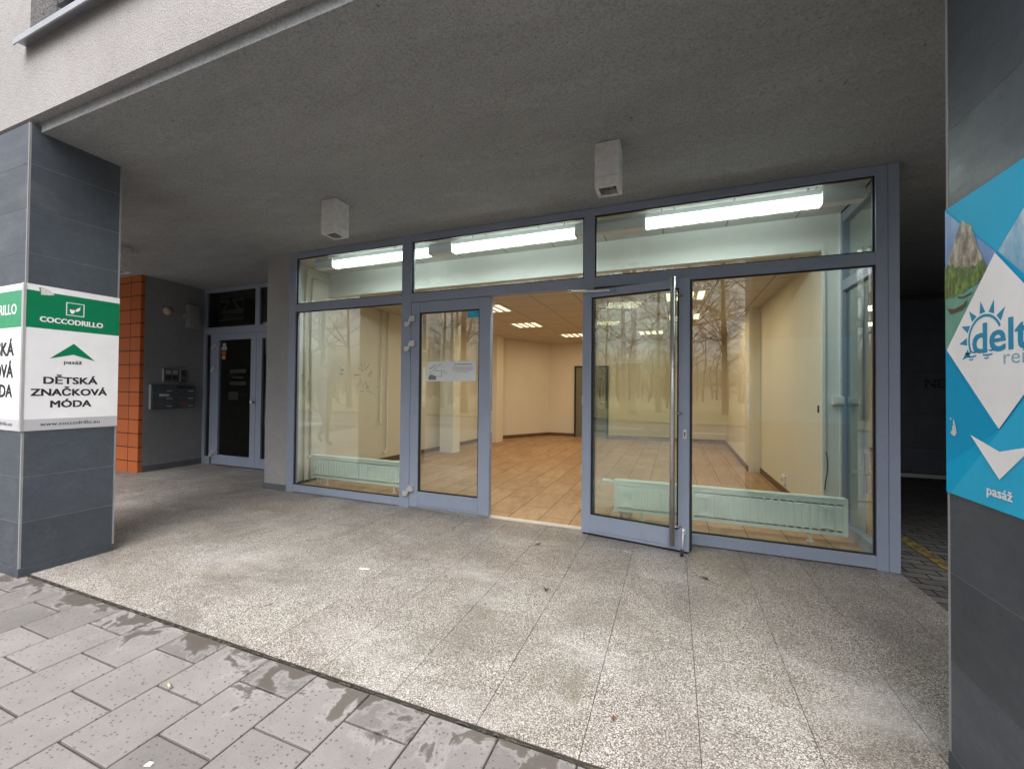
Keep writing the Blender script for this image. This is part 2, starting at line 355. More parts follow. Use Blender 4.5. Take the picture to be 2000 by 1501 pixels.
# ------------------------------------------------------------------ mesh helpers (all coordinates in survey units)
class MB:
    def __init__(s): s.bm = bmesh.new(); s.xf = None; s.tone = None
    def v(s, p):
        p = Vector(p)
        return s.bm.verts.new(s.xf @ p if s.xf else p)
    def face(s, pts):
        return s.bm.faces.new([s.v(p) for p in pts])
    def box(s, x0, y0, z0, x1, y1, z1, ch=0.0):
        x0, x1 = min(x0, x1), max(x0, x1); y0, y1 = min(y0, y1), max(y0, y1); z0, z1 = min(z0, z1), max(z0, z1)
        if ch:      # chamfered top edge
            a = [s.v(p) for p in ((x0, y0, z0), (x1, y0, z0), (x1, y1, z0), (x0, y1, z0))]
            b = [s.v(p) for p in ((x0, y0, z1 - ch), (x1, y0, z1 - ch), (x1, y1, z1 - ch), (x0, y1, z1 - ch))]
            c = [s.v(p) for p in ((x0 + ch, y0 + ch, z1), (x1 - ch, y0 + ch, z1), (x1 - ch, y1 - ch, z1), (x0 + ch, y1 - ch, z1))]
            fs = [s.bm.faces.new(c), s.bm.faces.new(a[::-1])]
            for q, t in ((a, b), (b, c)):
                for i in range(4): fs.append(s.bm.faces.new((q[i], q[(i + 1) % 4], t[(i + 1) % 4], t[i])))
            return fs
        vs = [s.v((x, y, z)) for z in (z0, z1) for y in (y0, y1) for x in (x0, x1)]
        return [s.bm.faces.new([vs[i] for i in q]) for q in ((0, 2, 3, 1), (4, 5, 7, 6), (0, 1, 5, 4), (2, 6, 7, 3), (0, 4, 6, 2), (1, 3, 7, 5))]
    def prism(s, pts, d):
        """pts: ring of 3D points (ccw seen from outside), extruded by vector d"""
        d = Vector(d); a = [s.v(p) for p in pts]; b = [s.v(Vector(p) + d) for p in pts]; n = len(a)
        s.bm.faces.new(a); s.bm.faces.new(b[::-1])
        for i in range(n): s.bm.faces.new((a[i], b[i], b[(i + 1) % n], a[(i + 1) % n]))
    def tube(s, pts, r, n=10, caps=True):
        pts = [Vector(p) for p in pts]
        rs = r if isinstance(r, (list, tuple)) else [r] * len(pts)
        rings = []
        for i, p in enumerate(pts):
            t = (pts[min(i + 1, len(pts) - 1)] - pts[max(i - 1, 0)]).normalized()
            up = Vector((0, 0, 1)) if abs(t.z) < 0.9 else Vector((1, 0, 0))
            a = t.cross(up).normalized(); b = t.cross(a).normalized()
            rings.append([s.v(p + (a * math.cos(2 * math.pi * k / n) + b * math.sin(2 * math.pi * k / n)) * rs[i]) for k in range(n)])
        for q, t in zip(rings, rings[1:]):
            for k in range(n):
                f = s.bm.faces.new((q[k], q[(k + 1) % n], t[(k + 1) % n], t[k])); f.smooth = True
        if caps: s.bm.faces.new(rings[0][::-1]); s.bm.faces.new(rings[-1])
    def disc(s, c, r, axis='z', n=20):
        c = Vector(c)
        A = {'z': ((1, 0, 0), (0, 1, 0)), 'y': ((1, 0, 0), (0, 0, 1)), 'x': ((0, 1, 0), (0, 0, 1))}[axis]
        a, b = Vector(A[0]), Vector(A[1])
        s.face([c + (a * math.cos(2 * math.pi * k / n) + b * math.sin(2 * math.pi * k / n)) * r for k in range(n)])
    def build(s, name, mat, parent=None, origin=None, bevel=0.0, recalc=True):
        if recalc: bmesh.ops.recalc_face_normals(s.bm, faces=s.bm.faces[:])
        me = bpy.data.meshes.new(name)
        if parent is not None: o0 = ORG[parent.name]
        else: o0 = Vector(origin) if origin is not None else Vector((0, 0, 0))
        for v in s.bm.verts: v.co = (v.co - o0) * S
        s.bm.to_mesh(me); s.bm.free()
        mats = mat if isinstance(mat, (list, tuple)) else [mat]
        for m in mats: me.materials.append(MT[m])
        o = bpy.data.objects.new(name, me); COL.objects.link(o)
        ORG[o.name] = o0
        if parent is not None: o.parent = parent
        else: o.location = o0 * S
        if bevel:
            bv = o.modifiers.new('bevel', 'BEVEL'); bv.width = bevel; bv.segments = 2; bv.limit_method = 'ANGLE'; bv.angle_limit = R(40)
        return o
ORG = {}
def tag(o, label=None, cat=None, group=None, kind=None):
    for k, v in (('label', label), ('category', cat), ('group', group), ('kind', kind)):
        if v: o[k] = v
    return o
def empty(name, origin, label, cat, group=None):
    o = bpy.data.objects.new(name, None); COL.objects.link(o); o.empty_display_size = 0.1
    o.location = Vector(origin) * S; ORG[o.name] = Vector(origin)
    return tag(o, label, cat, group)
def BX(name, mat, parent, *b, bevel=0.0):
    m = MB(); m.box(*b); return m.build(name, mat, parent, bevel=bevel)
def copy_thing(root, off, label=None, group=None):
    def cp(o, par):
        c = o.copy(); COL.objects.link(c); c.parent = par; ORG[c.name] = ORG[o.name]
        for ch in o.children: cp(ch, c)
        return c
    c = cp(root, None); c.location = root.location + Vector(off) * S
    if label: c['label'] = label
    if group: c['group'] = group
    return c
def toned(mb, fs, t, layer):
    for f in fs:
        for l in f.loops: l[layer] = (t[0], t[1], t[2], 1)

def text_mb(mb, s, at, right, cap, width=None, align='L', bold=0.0, out=(0, 0, 0), thick=0.0):
    """lettering as flat outlines: at = baseline point, right = unit reading direction, cap = capital height"""
    cu = bpy.data.curves.new('lettering', 'FONT'); cu.body = s; cu.size = 1.0; cu.resolution_u = 3
    ob = bpy.data.objects.new('lettering', cu); COL.objects.link(ob)
    dg = bpy.context.evaluated_depsgraph_get(); dg.update()
    me = bpy.data.meshes.new_from_object(ob.evaluated_get(dg))
    bpy.data.objects.remove(ob); bpy.data.curves.remove(cu)
    xs = [v.co.x for v in me.vertices]
    x0, x1 = min(xs), max(xs)
    sy = cap / 0.73; sx = (width / (x1 - x0)) if width else sy
    off = {'L': x0, 'R': x1, 'C': (x0 + x1) / 2}[align]
    at = Vector(at) + Vector(out); right = Vector(right)
    nrm = right.cross(Vector((0, 0, 1)))      # towards the reader
    e = bold * sy
    sh = [(0, 0)] if not bold else [(-e, -e * .6), (e, -e * .6), (-e, e * .6), (e, e * .6), (0, 0)]
    for q, (dx, dz) in enumerate(sh):
        vs = [mb.v(at + nrm * (q * 0.00012) + right * ((v.co.x - off) * sx + dx) + Vector((0, 0, v.co.y * sy + dz))) for v in me.vertices]
        for p in me.polygons:
            try: mb.bm.faces.new([vs[i] for i in p.vertices])
            except ValueError: pass
    bpy.data.meshes.remove(me)

# ================================================================== GROUND
def slab_sheet(name, mat, cells, z0, z1, ch, tones):
    m = MB(); lay = m.bm.loops.layers.color.new('tone')
    for (x0, y0, x1, y1) in cells:
        t = tones(); toned(m, m.box(x0, y0, z0, x1, y1, z1, ch), t, lay)
    return tag(m.build(name, mat), kind='structure')

cells = []
x = -1.05 - 0.346 * 30; k = 0
while x < 6.2:
    off = 1.5 if k % 2 == 1 else 1.32
    y = off + 0.36
    while y > -5.0:
        a, b = max(y - 0.36, -5.0), min(y, 1.684)
        if b - a > 0.03: cells.append((x + 0.0042, a + 0.0055, x + 0.3418, b - 0.0055))
        y -= 0.36
    x += 0.346; k += 1
slab_sheet('pavement', 'paver', cells, -0.09, -0.008, 0.004, lambda: [random.uniform(0.84, 1.08)] * 3)
g = MB(); g.box(-14, -5.02, -0.12, 7, 1.69, -0.022)
tag(g.build('pavement_joints', 'joint'), kind='structure')

cells = []
ys = [1.694, 2.167, 2.633, 3.098, 3.565, 4.03, 4.47, 4.93, 5.47]
for j, (a, b) in enumerate(zip(ys, ys[1:])):
    x = -0.355 - 0.4655 * 40
    while x < 1.77:
        x1 = min(x + 0.4655, 1.775)
        if a > 4.4 and (x + x1) / 2 > -5.65: x += 0.4655; continue
        if x1 - x > 0.05: cells.append((x + 0.0016, a + 0.0016, x1 - 0.0016, b - 0.0016))
        x += 0.4655
def gt():
    t = random.uniform(0.96, 1.04); return (t, t * random.uniform(0.992, 1.0), t * random.uniform(0.98, 1.0))
slab_sheet('granite_floor', 'granite', cells, -0.09, 0.0, 0.0015, gt)
g = MB(); g.box(-16, 1.693, -0.12, 1.772, 5.47, -0.004)
tag(g.build('granite_bedding', 'joint'), kind='structure')
# moss and grit line in the joint
m = MB()
rr = random.Random(3)
x = -5.2
while x < 1.7:
    L = rr.uniform(0.02, 0.10); h = rr.uniform(0.0, 0.006); wv = rr.uniform(0.003, 0.010)
    m.tube([(x, 1.684, -0.012), (x + L * .3, 1.684 + rr.uniform(-.004, .004), -0.01 + h * .5), (x + L * .7, 1.684 + rr.uniform(-.004, .004), -0.01 + h * .5), (x + L, 1.684, -0.012)], [0.002, wv * .7, wv * .6, 0.002], 6)
    x += L * rr.uniform(0.7, 2.2)
tag(m.build('moss', 'moss'), 'dark moss and grit along the edge of the granite floor', 'moss', kind='stuff')

g = MB(); g.box(1.78, 1.70, -0.12, 7, 10, -0.03)
tag(g.build('passage_floor', 'cobble'), kind='structure')
g = MB(); g.box(2.205, 3.9, -0.028, 2.325, 9.3, -0.025)
tag(g.build('yellow_line', 'yellow'), kind='structure')

g = MB(); g.box(-90, 1.69, -0.14, -16.0, 90, -0.02); g.box(7.0, 1.69, -0.14, 90, 90, -0.02)
tag(g.build('side_street', 'asphalt'), kind='structure')

# ================================================================== BUILDING
bld = empty('building', (-2, 1.63, 0), 'grey plastered building with deep overhang above the shop entrance', 'building')
def sof(y): return 3.55 - (y - 1.69) * 0.0292
m = MB()
WX0, WX1, WZ0, WZ1 = -4.815, -2.9, 4.27, 6.0
m.box(-16, 1.63, 3.632, WX0, 2.0, 9.5)
m.box(WX0, 1.63, 3.632, WX1, 2.0, WZ0)
m.box(WX1, 1.63, 3.632, 7.5, 2.0, 9.5)
m.box(WX0, 1.63, WZ1, WX1, 2.0, 9.5)
m.build('facade', 'facade', bld)
m = MB()   # soffit slab, falls slightly towards the shop, with the lit drip strip at its street edge
pr = [(-16, 1.695, sof(1.69)), (-16, 5.60, sof(5.6)), (-16, 5.60, 3.632), (-16, 1.695, 3.632)]
m.prism(pr, (10.28, 0, 0))                                     # left part reaches back over the recess
pr2 = [(-5.72, 1.695, sof(1.69)), (-5.72, 4.52, sof(4.52)), (-5.72, 4.52, 3.632), (-5.72, 1.695, 3.632)]
m.prism(pr2, (7.51, 0, 0))
pr3 = [(1.79, 1.695, sof(1.69)), (1.79, 9.7, sof(9.7)), (1.79, 9.7, 3.632), (1.79, 1.695, 3.632)]
m.prism(pr3, (5.7, 0, 0))
m.build('soffit', 'soffit', bld)
BX('roof_slab', 'facade', bld, -16, 2.0, 3.634, 7.5, 14.5, 3.9)
# grey column beside the glass front
BX('column', 'greywall', bld, -5.70, 4.43, 0.09, -5.262, 4.60, sof(4.43) - 0.001)
BX('column_base', 'plinth', bld, -5.704, 4.425, 0.0, -5.262, 4.60, 0.09)
BX('recess_wall', 'darkwall', bld, -5.74, 4.602, 0.0, -5.705, 5.60, sof(4.6) - 0.001)
# entrance recess
BX('recess_wall', 'darkwall', bld, -8.95, 4.41, 0.0, -8.70, 5.62, sof(5.0) + 0.02)
BX('recess_skirting', 'plinth', bld, -8.70, 4.41, 0.0, -8.683, 5.385, 0.105)
for b in ((-8.95, 8.0, 0, -5.62, 8.1, 3.6), (-8.95, 5.62, 0, -8.85, 8.0, 3.6), (-5.78, 5.60, 0, -5.72, 8.0, 3.6)):
    BX('hall_wall', 'hall', bld, *b)
BX('hall_ceiling', 'hall', bld, -8.95, 5.60, 3.44, -5.62, 8.1, 3.5)
BX('hall_floor', 'hall', bld, -8.95, 5.47, -0.1, -5.64, 8.1, -0.002)
BX('end_wall', 'facade', bld, -16, 4.412, 0.0, -15.8, 14.5, 3.63)
# passage
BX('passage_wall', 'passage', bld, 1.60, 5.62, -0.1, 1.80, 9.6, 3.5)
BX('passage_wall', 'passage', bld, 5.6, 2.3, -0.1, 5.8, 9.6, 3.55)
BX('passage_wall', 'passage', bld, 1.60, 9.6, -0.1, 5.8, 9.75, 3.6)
# upper window with sill and venetian blind
win = BX('window', 'frame', bld, WX0, 1.86, WZ0, WX0 + 0.07, 1.92, WZ1)
for za in (WZ0, WZ1 - 0.07): BX('frame_bar', 'frame', win, WX0 + 0.07, 1.86, za, WX1, 1.92, za + 0.07)
BX('pane', 'darkglass', win, WX0 + 0.07, 1.885, WZ0 + 0.07, WX1, 1.893, WZ1 - 0.07)
m = MB()
m.prism([(WX0 - 0.06, 1.565, 4.222), (WX0 - 0.06, 1.86, 4.262), (WX0 - 0.06, 1.86, 4.275), (WX0 - 0.06, 1.565, 4.235)], (2.0, 0, 0))
m.box(WX0 - 0.06, 1.556, 4.19, WX0 + 1.94, 1.566, 4.236)
m.build('sill', 'zinc', win)
m = MB(); z = 4.36
while z < 5.9:
    m.prism([(WX0 + 0.085, 1.735, z), (WX0 + 0.085, 1.825, z + 0.035), (WX0 + 0.085, 1.825, z + 0.039), (WX0 + 0.085, 1.735, z + 0.004)], (1.8, 0, 0)); z += 0.083
for xx in (WX0 + 0.14, WX0 + 0.75, WX0 + 1.4): m.tube([(xx, 1.73, 4.28), (xx, 1.73, 5.95)], 0.004, 6)
m.build('blind', 'blindmetal', win)
BX('room_behind', 'lampdark', win, WX0, 1.95, WZ0, WX1, 1.98, WZ1)

# ------------------------------------------------------------------ tiled pier behind the left pillar
m = MB(); m.box(-16, 4.35, 0.0, -8.70, 4.41, sof(4.35) - 0.002)
tag(m.build('tiled_pier', 'terracotta', None, (-9, 4.35, 0)), 'orange terracotta tiled pier with black joints behind the left pillar', 'pier')

# ================================================================== PILLARS
JZ = [0.063 + 0.3565 * i for i in range(10)]
def pillar(x0, x1, y0, y1, label, zjs):
    p = empty('pillar', ((x0 + x1) / 2, (y0 + y1) / 2, 0), label, 'pillar', 'slate clad pillars carrying the overhang')
    t = 0.012; q = 0.0014
    m = MB(); m.box(x0 + q, y0 + q, 0.064, x1 - q, y1 - q, 3.60); m.build('core', 'grout', p)
    m = MB(); lay = m.bm.loops.layers.color.new('tone')
    zs = zjs + [3.60]
    for a, b in zip(zs, zs[1:]):
        for side in range(4):
            tn = random.uniform(0.88, 1.08); tt = (tn, tn, tn)
            a1, b1 = a + 0.0017, b - 0.0017
            e = 0.013
            bx = [(x0 + e, y0, a1, x1 - e, y0 + q, b1), (x0 + e, y1 - q, a1, x1 - e, y1, b1), (x0, y0 + e, a1, x0 + q, y1 - e, b1), (x1 - q, y0 + e, a1, x1, y1 - e, b1)][side]
            toned(m, m.box(*bx), tt, lay)
    m.build('cladding', 'slate', p)
    m = MB(); lay = m.bm.loops.layers.color.new('tone')
    toned(m, m.box(x0 - 0.003, y0 - 0.003, -0.03, x1 + 0.003, y1 + 0.003, zjs[0] - 0.0015), (0.9, 0.9, 0.9), lay)
    m.build('base', 'slate', p, bevel=0.003)
    for cx, cy in ((x0, y0), (x1, y0), (x1, y1), (x0, y1)):
        sx = 1 if cx == x0 else -1; sy = 1 if cy == y0 else -1
        m = MB(); m.box(cx - sx * 0.001, cy - sy * 0.001, zjs[0], cx + sx * 0.0125, cy + sy * 0.0125, 3.598); m.build('corner_trim', 'grout', p)
    return p
pillar(-5.985, -4.78, 1.63, 2.222, 'left slate clad pillar wrapped by the white and green sign', JZ)
pillar(1.04, 2.254, 1.63, 2.216, 'right slate clad pillar carrying the blue travel poster', [z + 0.010 for z in JZ])

# ================================================================== LEFT SIGN (wraps two faces)
sgn = empty('wrap_sign', (-4.78, 1.63, 1.14), 'white and green shop sign wrapped around the left pillar corner', 'sign')
m = MB(); m.box(-4.779, 1.634, 1.140, -4.774, 2.224, 2.314); m.build('side_board', 'signwhite', sgn)
m = MB(); m.box(-5.985, 1.624, 1.140, -4.797, 1.629, 2.314); m.build('front_board', 'signwhite', sgn)
m = MB(); m.box(-4.796, 1.615, 1.139, -4.770, 1.633, 2.315); m.build('corner_strip', 'alu', sgn, bevel=0.002)
XF = -4.7735; d = (0, 1, 0)
m = MB(); m.box(-4.774, 1.635, 1.967, XF, 2.224, 2.265); m.build('green_band', 'signgreen', sgn)
m = MB(); m.box(-4.774, 1.635, 1.1405, XF, 2.224, 1.232); m.build('grey_band', 'signgrey', sgn)
XL = -4.7730
m = MB()
cx = 1.922; fx0, fx1, fz0, fz1 = 1.864, 1.980, 2.098, 2.208; tk = 0.006
for (a, b, c_, d_) in ((fx0, fz0, fx1, fz0 + tk), (fx0, fz1 - tk, fx1, fz1), (fx0, fz0 + tk, fx0 + tk, fz1 - tk), (fx1 - tk, fz0 + tk, fx1, fz1 - tk)):
    m.face([(XL, a, b), (XL, c_, b), (XL, c_, d_), (XL, a, d_)])
m.face([(XL, y, z) for y, z in ((1.886, 2.150), (1.889, 2.130), (1.896, 2.117), (1.910, 2.117), (1.918, 2.132), (1.921, 2.152), (1.914, 2.147), (1.908, 2.154), (1.902, 2.146), (1.894, 2.153))])
m.face([(XL, y, z) for y, z in ((1.921, 2.140), (1.930, 2.162), (1.945, 2.172), (1.957, 2.188), (1.953, 2.176), (1.953, 2.158), (1.946, 2.146), (1.934, 2.137))])
m.build('emblem', 'signwhite', sgn)
def lettering(name, mat, items, parent):
    for it in items:
        m = MB(); text_mb(m, **it); m.build(name, mat, parent, recalc=False)
lettering('white_lettering', 'signwhite', [dict(s='COCCODRILLO', at=(XL, 1.712, 2.022), right=(0, 1, 0), cap=0.044, width=0.394, bold=0.036)], sgn)
lettering('black_lettering', 'ink', [
    dict(s='pasáž', at=(XL, 1.859, 1.688), right=(0, 1, 0), cap=0.032, width=0.113, bold=0.02),
    dict(s='DĚTSKÁ', at=(XL, 1.742, 1.519), right=(0, 1, 0), cap=0.058, width=0.335, bold=0.036),
    dict(s='ZNAČKOVÁ', at=(XL, 1.671, 1.421), right=(0, 1, 0), cap=0.058, width=0.473, bold=0.036),
    dict(s='MÓDA', at=(XL, 1.785, 1.324), right=(0, 1, 0), cap=0.058, width=0.253, bold=0.036),
    dict(s='www.coccodrillo.eu', at=(XL, 1.727, 1.176), right=(0, 1, 0), cap=0.030, width=0.372, bold=0.012)], sgn)
m = MB(); m.face([(XL, 1.773, 1.726), (XL, 1.916, 1.768), (XL, 2.059, 1.722), (XL, 1.918, 1.862)]); m.build('arrow', 'signgreen', sgn)
m = MB(); rr = random.Random(5)
m.face([(XL + 0.0004, y, z) for y, z in ((1.708, 2.300), (1.735, 2.296), (1.762, 2.285), (1.785, 2.262), (1.792, 2.251), (1.768, 2.243), (1.740, 2.240), (1.712, 2.238), (1.716, 2.247), (1.711, 2.252), (1.718, 2.258), (1.709, 2.264))])
m.build('torn_patch', 'peel', sgn)
m = MB(); m.face([(XL + 0.0008, y, z) for y, z in ((1.702, 2.297), (1.713, 2.29), (1.709, 2.275), (1.716, 2.262), (1.706, 2.268))]); m.build('torn_fleck', 'ink', sgn)
# front board
YF = 1.6232; YL = 1.6226
m = MB(); m.box(-5.985, YF, 1.967, -4.800, 1.624, 2.262); m.build('front_green_band', 'signgreenpale', sgn)
m = MB(); m.box(-5.985, YF, 1.1405, -4.800, 1.624, 1.232); m.build('front_grey_band', 'signgrey', sgn)
lettering('white_lettering', 'signwhite', [dict(s='COCCODRILLO', at=(-4.895, YL, 2.075), right=(1, 0, 0), cap=0.085, width=0.80, align='R', bold=0.02)], sgn)
lettering('black_lettering', 'ink', [
    dict(s='DĚTSKÁ', at=(-4.925, YL, 1.742), right=(1, 0, 0), cap=0.112, width=0.60, align='R', bold=0.036),
    dict(s='ZNAČKOVÁ', at=(-4.930, YL, 1.565), right=(1, 0, 0), cap=0.112, width=0.84, align='R', bold=0.036),
    dict(s='MÓDA', at=(-4.935, YL, 1.408), right=(1, 0, 0), cap=0.105, width=0.46, align='R', bold=0.036),
    dict(s='www.coccodrillo.eu', at=(-4.92, YL, 1.178), right=(1, 0, 0), cap=0.032, width=0.52, align='R', bold=0.01)], sgn)

# ================================================================== RIGHT POSTER
pst = empty('travel_poster', (1.04, 1.925, 1.105), 'large blue travel poster with white diamond and island picture on right pillar', 'poster')
PX = 1.036
m = MB(); m.box(PX, 1.636, 1.105, 1.0395, 2.218, 2.255); m.build('board', 'cyan', pst)
def PP(name, mat, pts, lay, parent=pst):
    m = MB(); xx = PX - 0.0005 * lay
    m.face([(xx, y, z) for y, z in pts]); return m.build(name, mat, parent)
PP('light_triangle', 'cyan2', [(2.206, 2.253), (1.646, 2.253), (1.925, 1.993)], 1)
PP('island_picture', 'picsky', [(2.217, 2.249), (1.932, 1.994), (2.205, 1.680), (2.217, 1.69)], 1)
PP('sky_triangle', 'piccloud', [(1.922, 1.994), (1.637, 2.252), (1.637, 1.72)], 1)
PP('sea', 'picsea', [(2.217, 1.912), (2.10, 1.905), (2.016, 1.902), (2.203, 1.685), (2.217, 1.692)], 2)
rk = [(2.197, 2.02), (2.188, 2.055), (2.176, 2.075), (2.166, 2.085), (2.152, 2.118), (2.143, 2.128), (2.128, 2.150), (2.116, 2.166), (2.103, 2.171), (2.090, 2.160), (2.078, 2.147), (2.062, 2.140), (2.052, 2.126), (2.046, 2.104), (2.036, 2.084), (2.028, 2.055), (2.016, 2.03), (2.004, 2.012), (1.994, 1.990), (1.985, 1.968), (1.990, 1.952), (2.04, 1.93), (2.13, 1.94), (2.2, 1.98)]
PP('rock', 'picrock', rk, 3)
gr = [(2.217, 2.02), (2.205, 2.015), (2.195, 2.028), (2.18, 2.012), (2.165, 2.022), (2.15, 1.998), (2.13, 2.004), (2.112, 1.984), (2.09, 1.99), (2.07, 1.972), (2.05, 1.985), (2.035, 1.972), (2.015, 1.985), (1.995, 1.99), (1.978, 1.962), (1.976, 1.944), (2.0, 1.918), (2.045, 1.902), (2.075, 1.900), (2.1, 1.888), (2.13, 1.893), (2.16, 1.885), (2.19, 1.892), (2.217, 1.885)]
PP('island_greenery', 'picgreen', gr, 4)
PP('boat', 'picboat', [(2.212, 1.868), (2.195, 1.846), (2.155, 1.838), (2.105, 1.846), (2.078, 1.862), (2.085, 1.838), (2.11, 1.826), (2.175, 1.820), (2.19, 1.832)], 5)
PP('small_boat', 'picboat', [(2.14, 1.884), (2.10, 1.876), (2.05, 1.884), (2.06, 1.875), (2.1, 1.869), (2.13, 1.874)], 5)
PP('white_diamond', 'signwhite', [(2.205, 1.680), (1.932, 1.992), (1.645, 1.68), (1.919, 1.384)], 6)
PP('deep_triangle', 'cyan3', [(2.217, 1.662), (2.205, 1.67), (1.935, 1.378), (2.217, 1.22)], 1)
PP('pale_wedge', 'cyan2', [(1.919, 1.378), (1.636, 1.67), (1.636, 1.107), (2.19, 1.107)], 2)
PP('arrow', 'signwhite', [(2.065, 1.351), (1.916, 1.307), (1.77, 1.344), (1.918, 1.212)], 6)
PP('scuff', 'peel', [(2.163, 1.405), (2.156, 1.392), (2.148, 1.37), (2.144, 1.352), (2.150, 1.340), (2.162, 1.336), (2.182, 1.346), (2.176, 1.356), (2.168, 1.362), (2.172, 1.372), (2.164, 1.378), (2.166, 1.39)], 7)
PP('scuff', 'peel', [(2.186, 1.404), (2.182, 1.409), (2.176, 1.406), (2.178, 1.399), (2.184, 1.398)], 7)
# sun emblem
m = MB(); xx = PX - 0.0005 * 7; C0 = (1.985, 1.700); 
def pol(r, a): return (xx, C0[0] - r * math.cos(a) * 1.0, C0[1] + r * math.sin(a) * 1.0)
N = 26; A0, A1 = R(25), R(212)
for i in range(N):
    a, b = A0 + (A1 - A0) * i / N, A0 + (A1 - A0) * (i + 1) / N
    m.face([pol(0.088, a), pol(0.088, b), pol(0.078, b), pol(0.078, a)])
for dg in (42, 68, 96, 124, 152, 180, 207):
    a = R(dg); w_ = R(9); m.face([pol(0.095, a - w_), pol(0.140, a + R(2)), pol(0.095, a + w_)])
m.build('sun_emblem', 'logoblue', pst)
m = MB()
for (y0, y1, z, h) in ((2.088, 2.062, 1.652, .007), (2.052, 2.022, 1.655, .006), (2.006, 1.972, 1.652, .007), (1.962, 1.94, 1.655, .006), (2.078, 2.03, 1.640, .006), (1.992, 1.948, 1.640, .006), (2.066, 2.046, 1.629, .005), (1.985, 1.966, 1.629, .005)):
    ym = (y0 + y1) / 2; m.face([(xx, y0, z), (xx, ym, z - h * .5), (xx, y1, z), (xx, y1 - .004, z + h), (xx, ym, z + h * .6), (xx, y0 + .004, z + h)])
m.build('wave_emblem', 'logoblue', pst)
lettering('blue_lettering', 'logoblue', [dict(s='delta', at=(xx, 2.046, 1.652), right=(0, -1, 0), cap=0.110, width=0.335, bold=0.022)], pst)
lettering('grey_lettering', 'logogrey', [dict(s='reisen', at=(xx, 1.894, 1.604), right=(0, -1, 0), cap=0.052, width=0.215)], pst)
lettering('white_lettering', 'signwhite', [dict(s='pasáž', at=(PX - 0.003, 1.978, 1.150), right=(0, -1, 0), cap=0.034, width=0.118, bold=0.028)], pst)
m = MB(); m.box(1.10, 2.217, 1.105, 2.20, 2.2215, 2.255)
tag(m.build('back_poster', 'cyan', None, (1.6, 2.217, 1.105)), 'blue poster on the back of the right pillar, facing the shop', 'poster')

# ================================================================== SHOPFRONT
Y0, Y1 = 4.43, 4.512
shop = empty('shopfront', (-1.74, 4.43, 0), 'wide blue grey metal framed glass shopfront with one door open', 'shopfront')
ZT0, ZT1, ZH = 2.612, 2.722, 3.39
top = sof(4.43) - 0.004
def FR(*b): return BX('frame_bar', 'frame', shop, *b, bevel=0.0025)
FR(-5.262, Y0, 0.0, -5.125, Y1, top)                      # left jamb
FR(-3.275, Y0, 0.0, -3.128, Y1, top)                      # between left pane and door
FR(-0.911, Y0, 0.0, -0.795, Y1, top)                      # hinge jamb
FR(1.615, Y0, 0.0, 1.698, Y1 + 0.0, top)                  # right jamb
FR(1.7005, Y0 + 0.001, 0.0, 1.778, Y1, top)               # corner post
segs = [(-5.125, -3.275), (-3.128, -0.911), (-0.795, 1.615)]
for a, b in segs:
    FR(a, Y0, ZH, b, Y1, top); FR(a, Y0, ZT0, b, Y1, ZT1)
FR(-5.125, Y0, 0.012, -3.275, Y1, 0.112); FR(-0.795, Y0, 0.012, 1.615, Y1, 0.118)
BX('threshold', 'alu', shop, -3.128, Y0 + 0.02, -0.002, -0.911, Y1 + 0.03, 0.008)
def pane(x0, z0, x1, z1, y=4.468, par=shop, mat='glass', gs=0.013):
    p = BX('window_pane', mat, par, x0 + 0.003, y, z0 + 0.003, x1 - 0.003, y + 0.008, z1 - 0.003)
    m = MB(); g0, g1 = y - 0.018, y - 0.0005
    m.box(x0, g0, z0, x1, g1, z0 + gs); m.box(x0, g0, z1 - gs, x1, g1, z1)
    m.box(x0, g0, z0 + gs, x0 + gs, g1, z1 - gs); m.box(x1 - gs, g0, z0 + gs, x1, g1, z1 - gs)
    m.build('gasket', 'gasket', p)
    return p
for a, b in segs: pane(a, ZT1, b, ZH)
pl = pane(-5.125, 0.112, -3.275, ZT0)
pane(-0.795, 0.118, 1.615, ZT0)
# scratched tag on the left pane
m = MB(); yg = 4.4665
def stroke(pts):
    m.tube([(x_, yg, z_) for x_, z_ in pts], 0.0042, 5)
def gp(cx, cy): return (-4.021 + (cx - 390) * 0.00338, 1.86 - (cy - 680) * 0.00272)
for st in ([(397, 715), (412, 680), (418, 725), (434, 680)], [(446, 690), (440, 722), (430, 715), (446, 702), (448, 690)], [(470, 712), (455, 735), (446, 745), (460, 752), (468, 735), (462, 722)],
           [(378, 742), (412, 742)], [(398, 800), (410, 770), (422, 800), (436, 776), (444, 812)], [(410, 820), (440, 826), (458, 812), (448, 800), (436, 812)], [(450, 822), (478, 836), (492, 838)], [(480, 846), (494, 860), (486, 866), (494, 840)], [(494, 806), (512, 772)]):
    stroke([gp(*q) for q in st])
m.build('graffiti', 'scratch', pl)
# side return pane along the passage
FR(1.70, Y1 + 0.002, 0.0, 1.776, 5.46, 0.12); FR(1.70, Y1 + 0.002, 3.36, 1.776, 5.46, 3.46); FR(1.70, 5.46, 0.0, 1.776, 5.60, 3.46)
FR(1.70, Y1 + 0.002, ZT0, 1.776, 5.46, ZT1)
for z0, z1 in ((0.12, ZT0), (ZT1, 3.36)):
    BX('window_pane', 'glass', shop, 1.734, Y1 + 0.002, z0, 1.742, 5.46, z1)
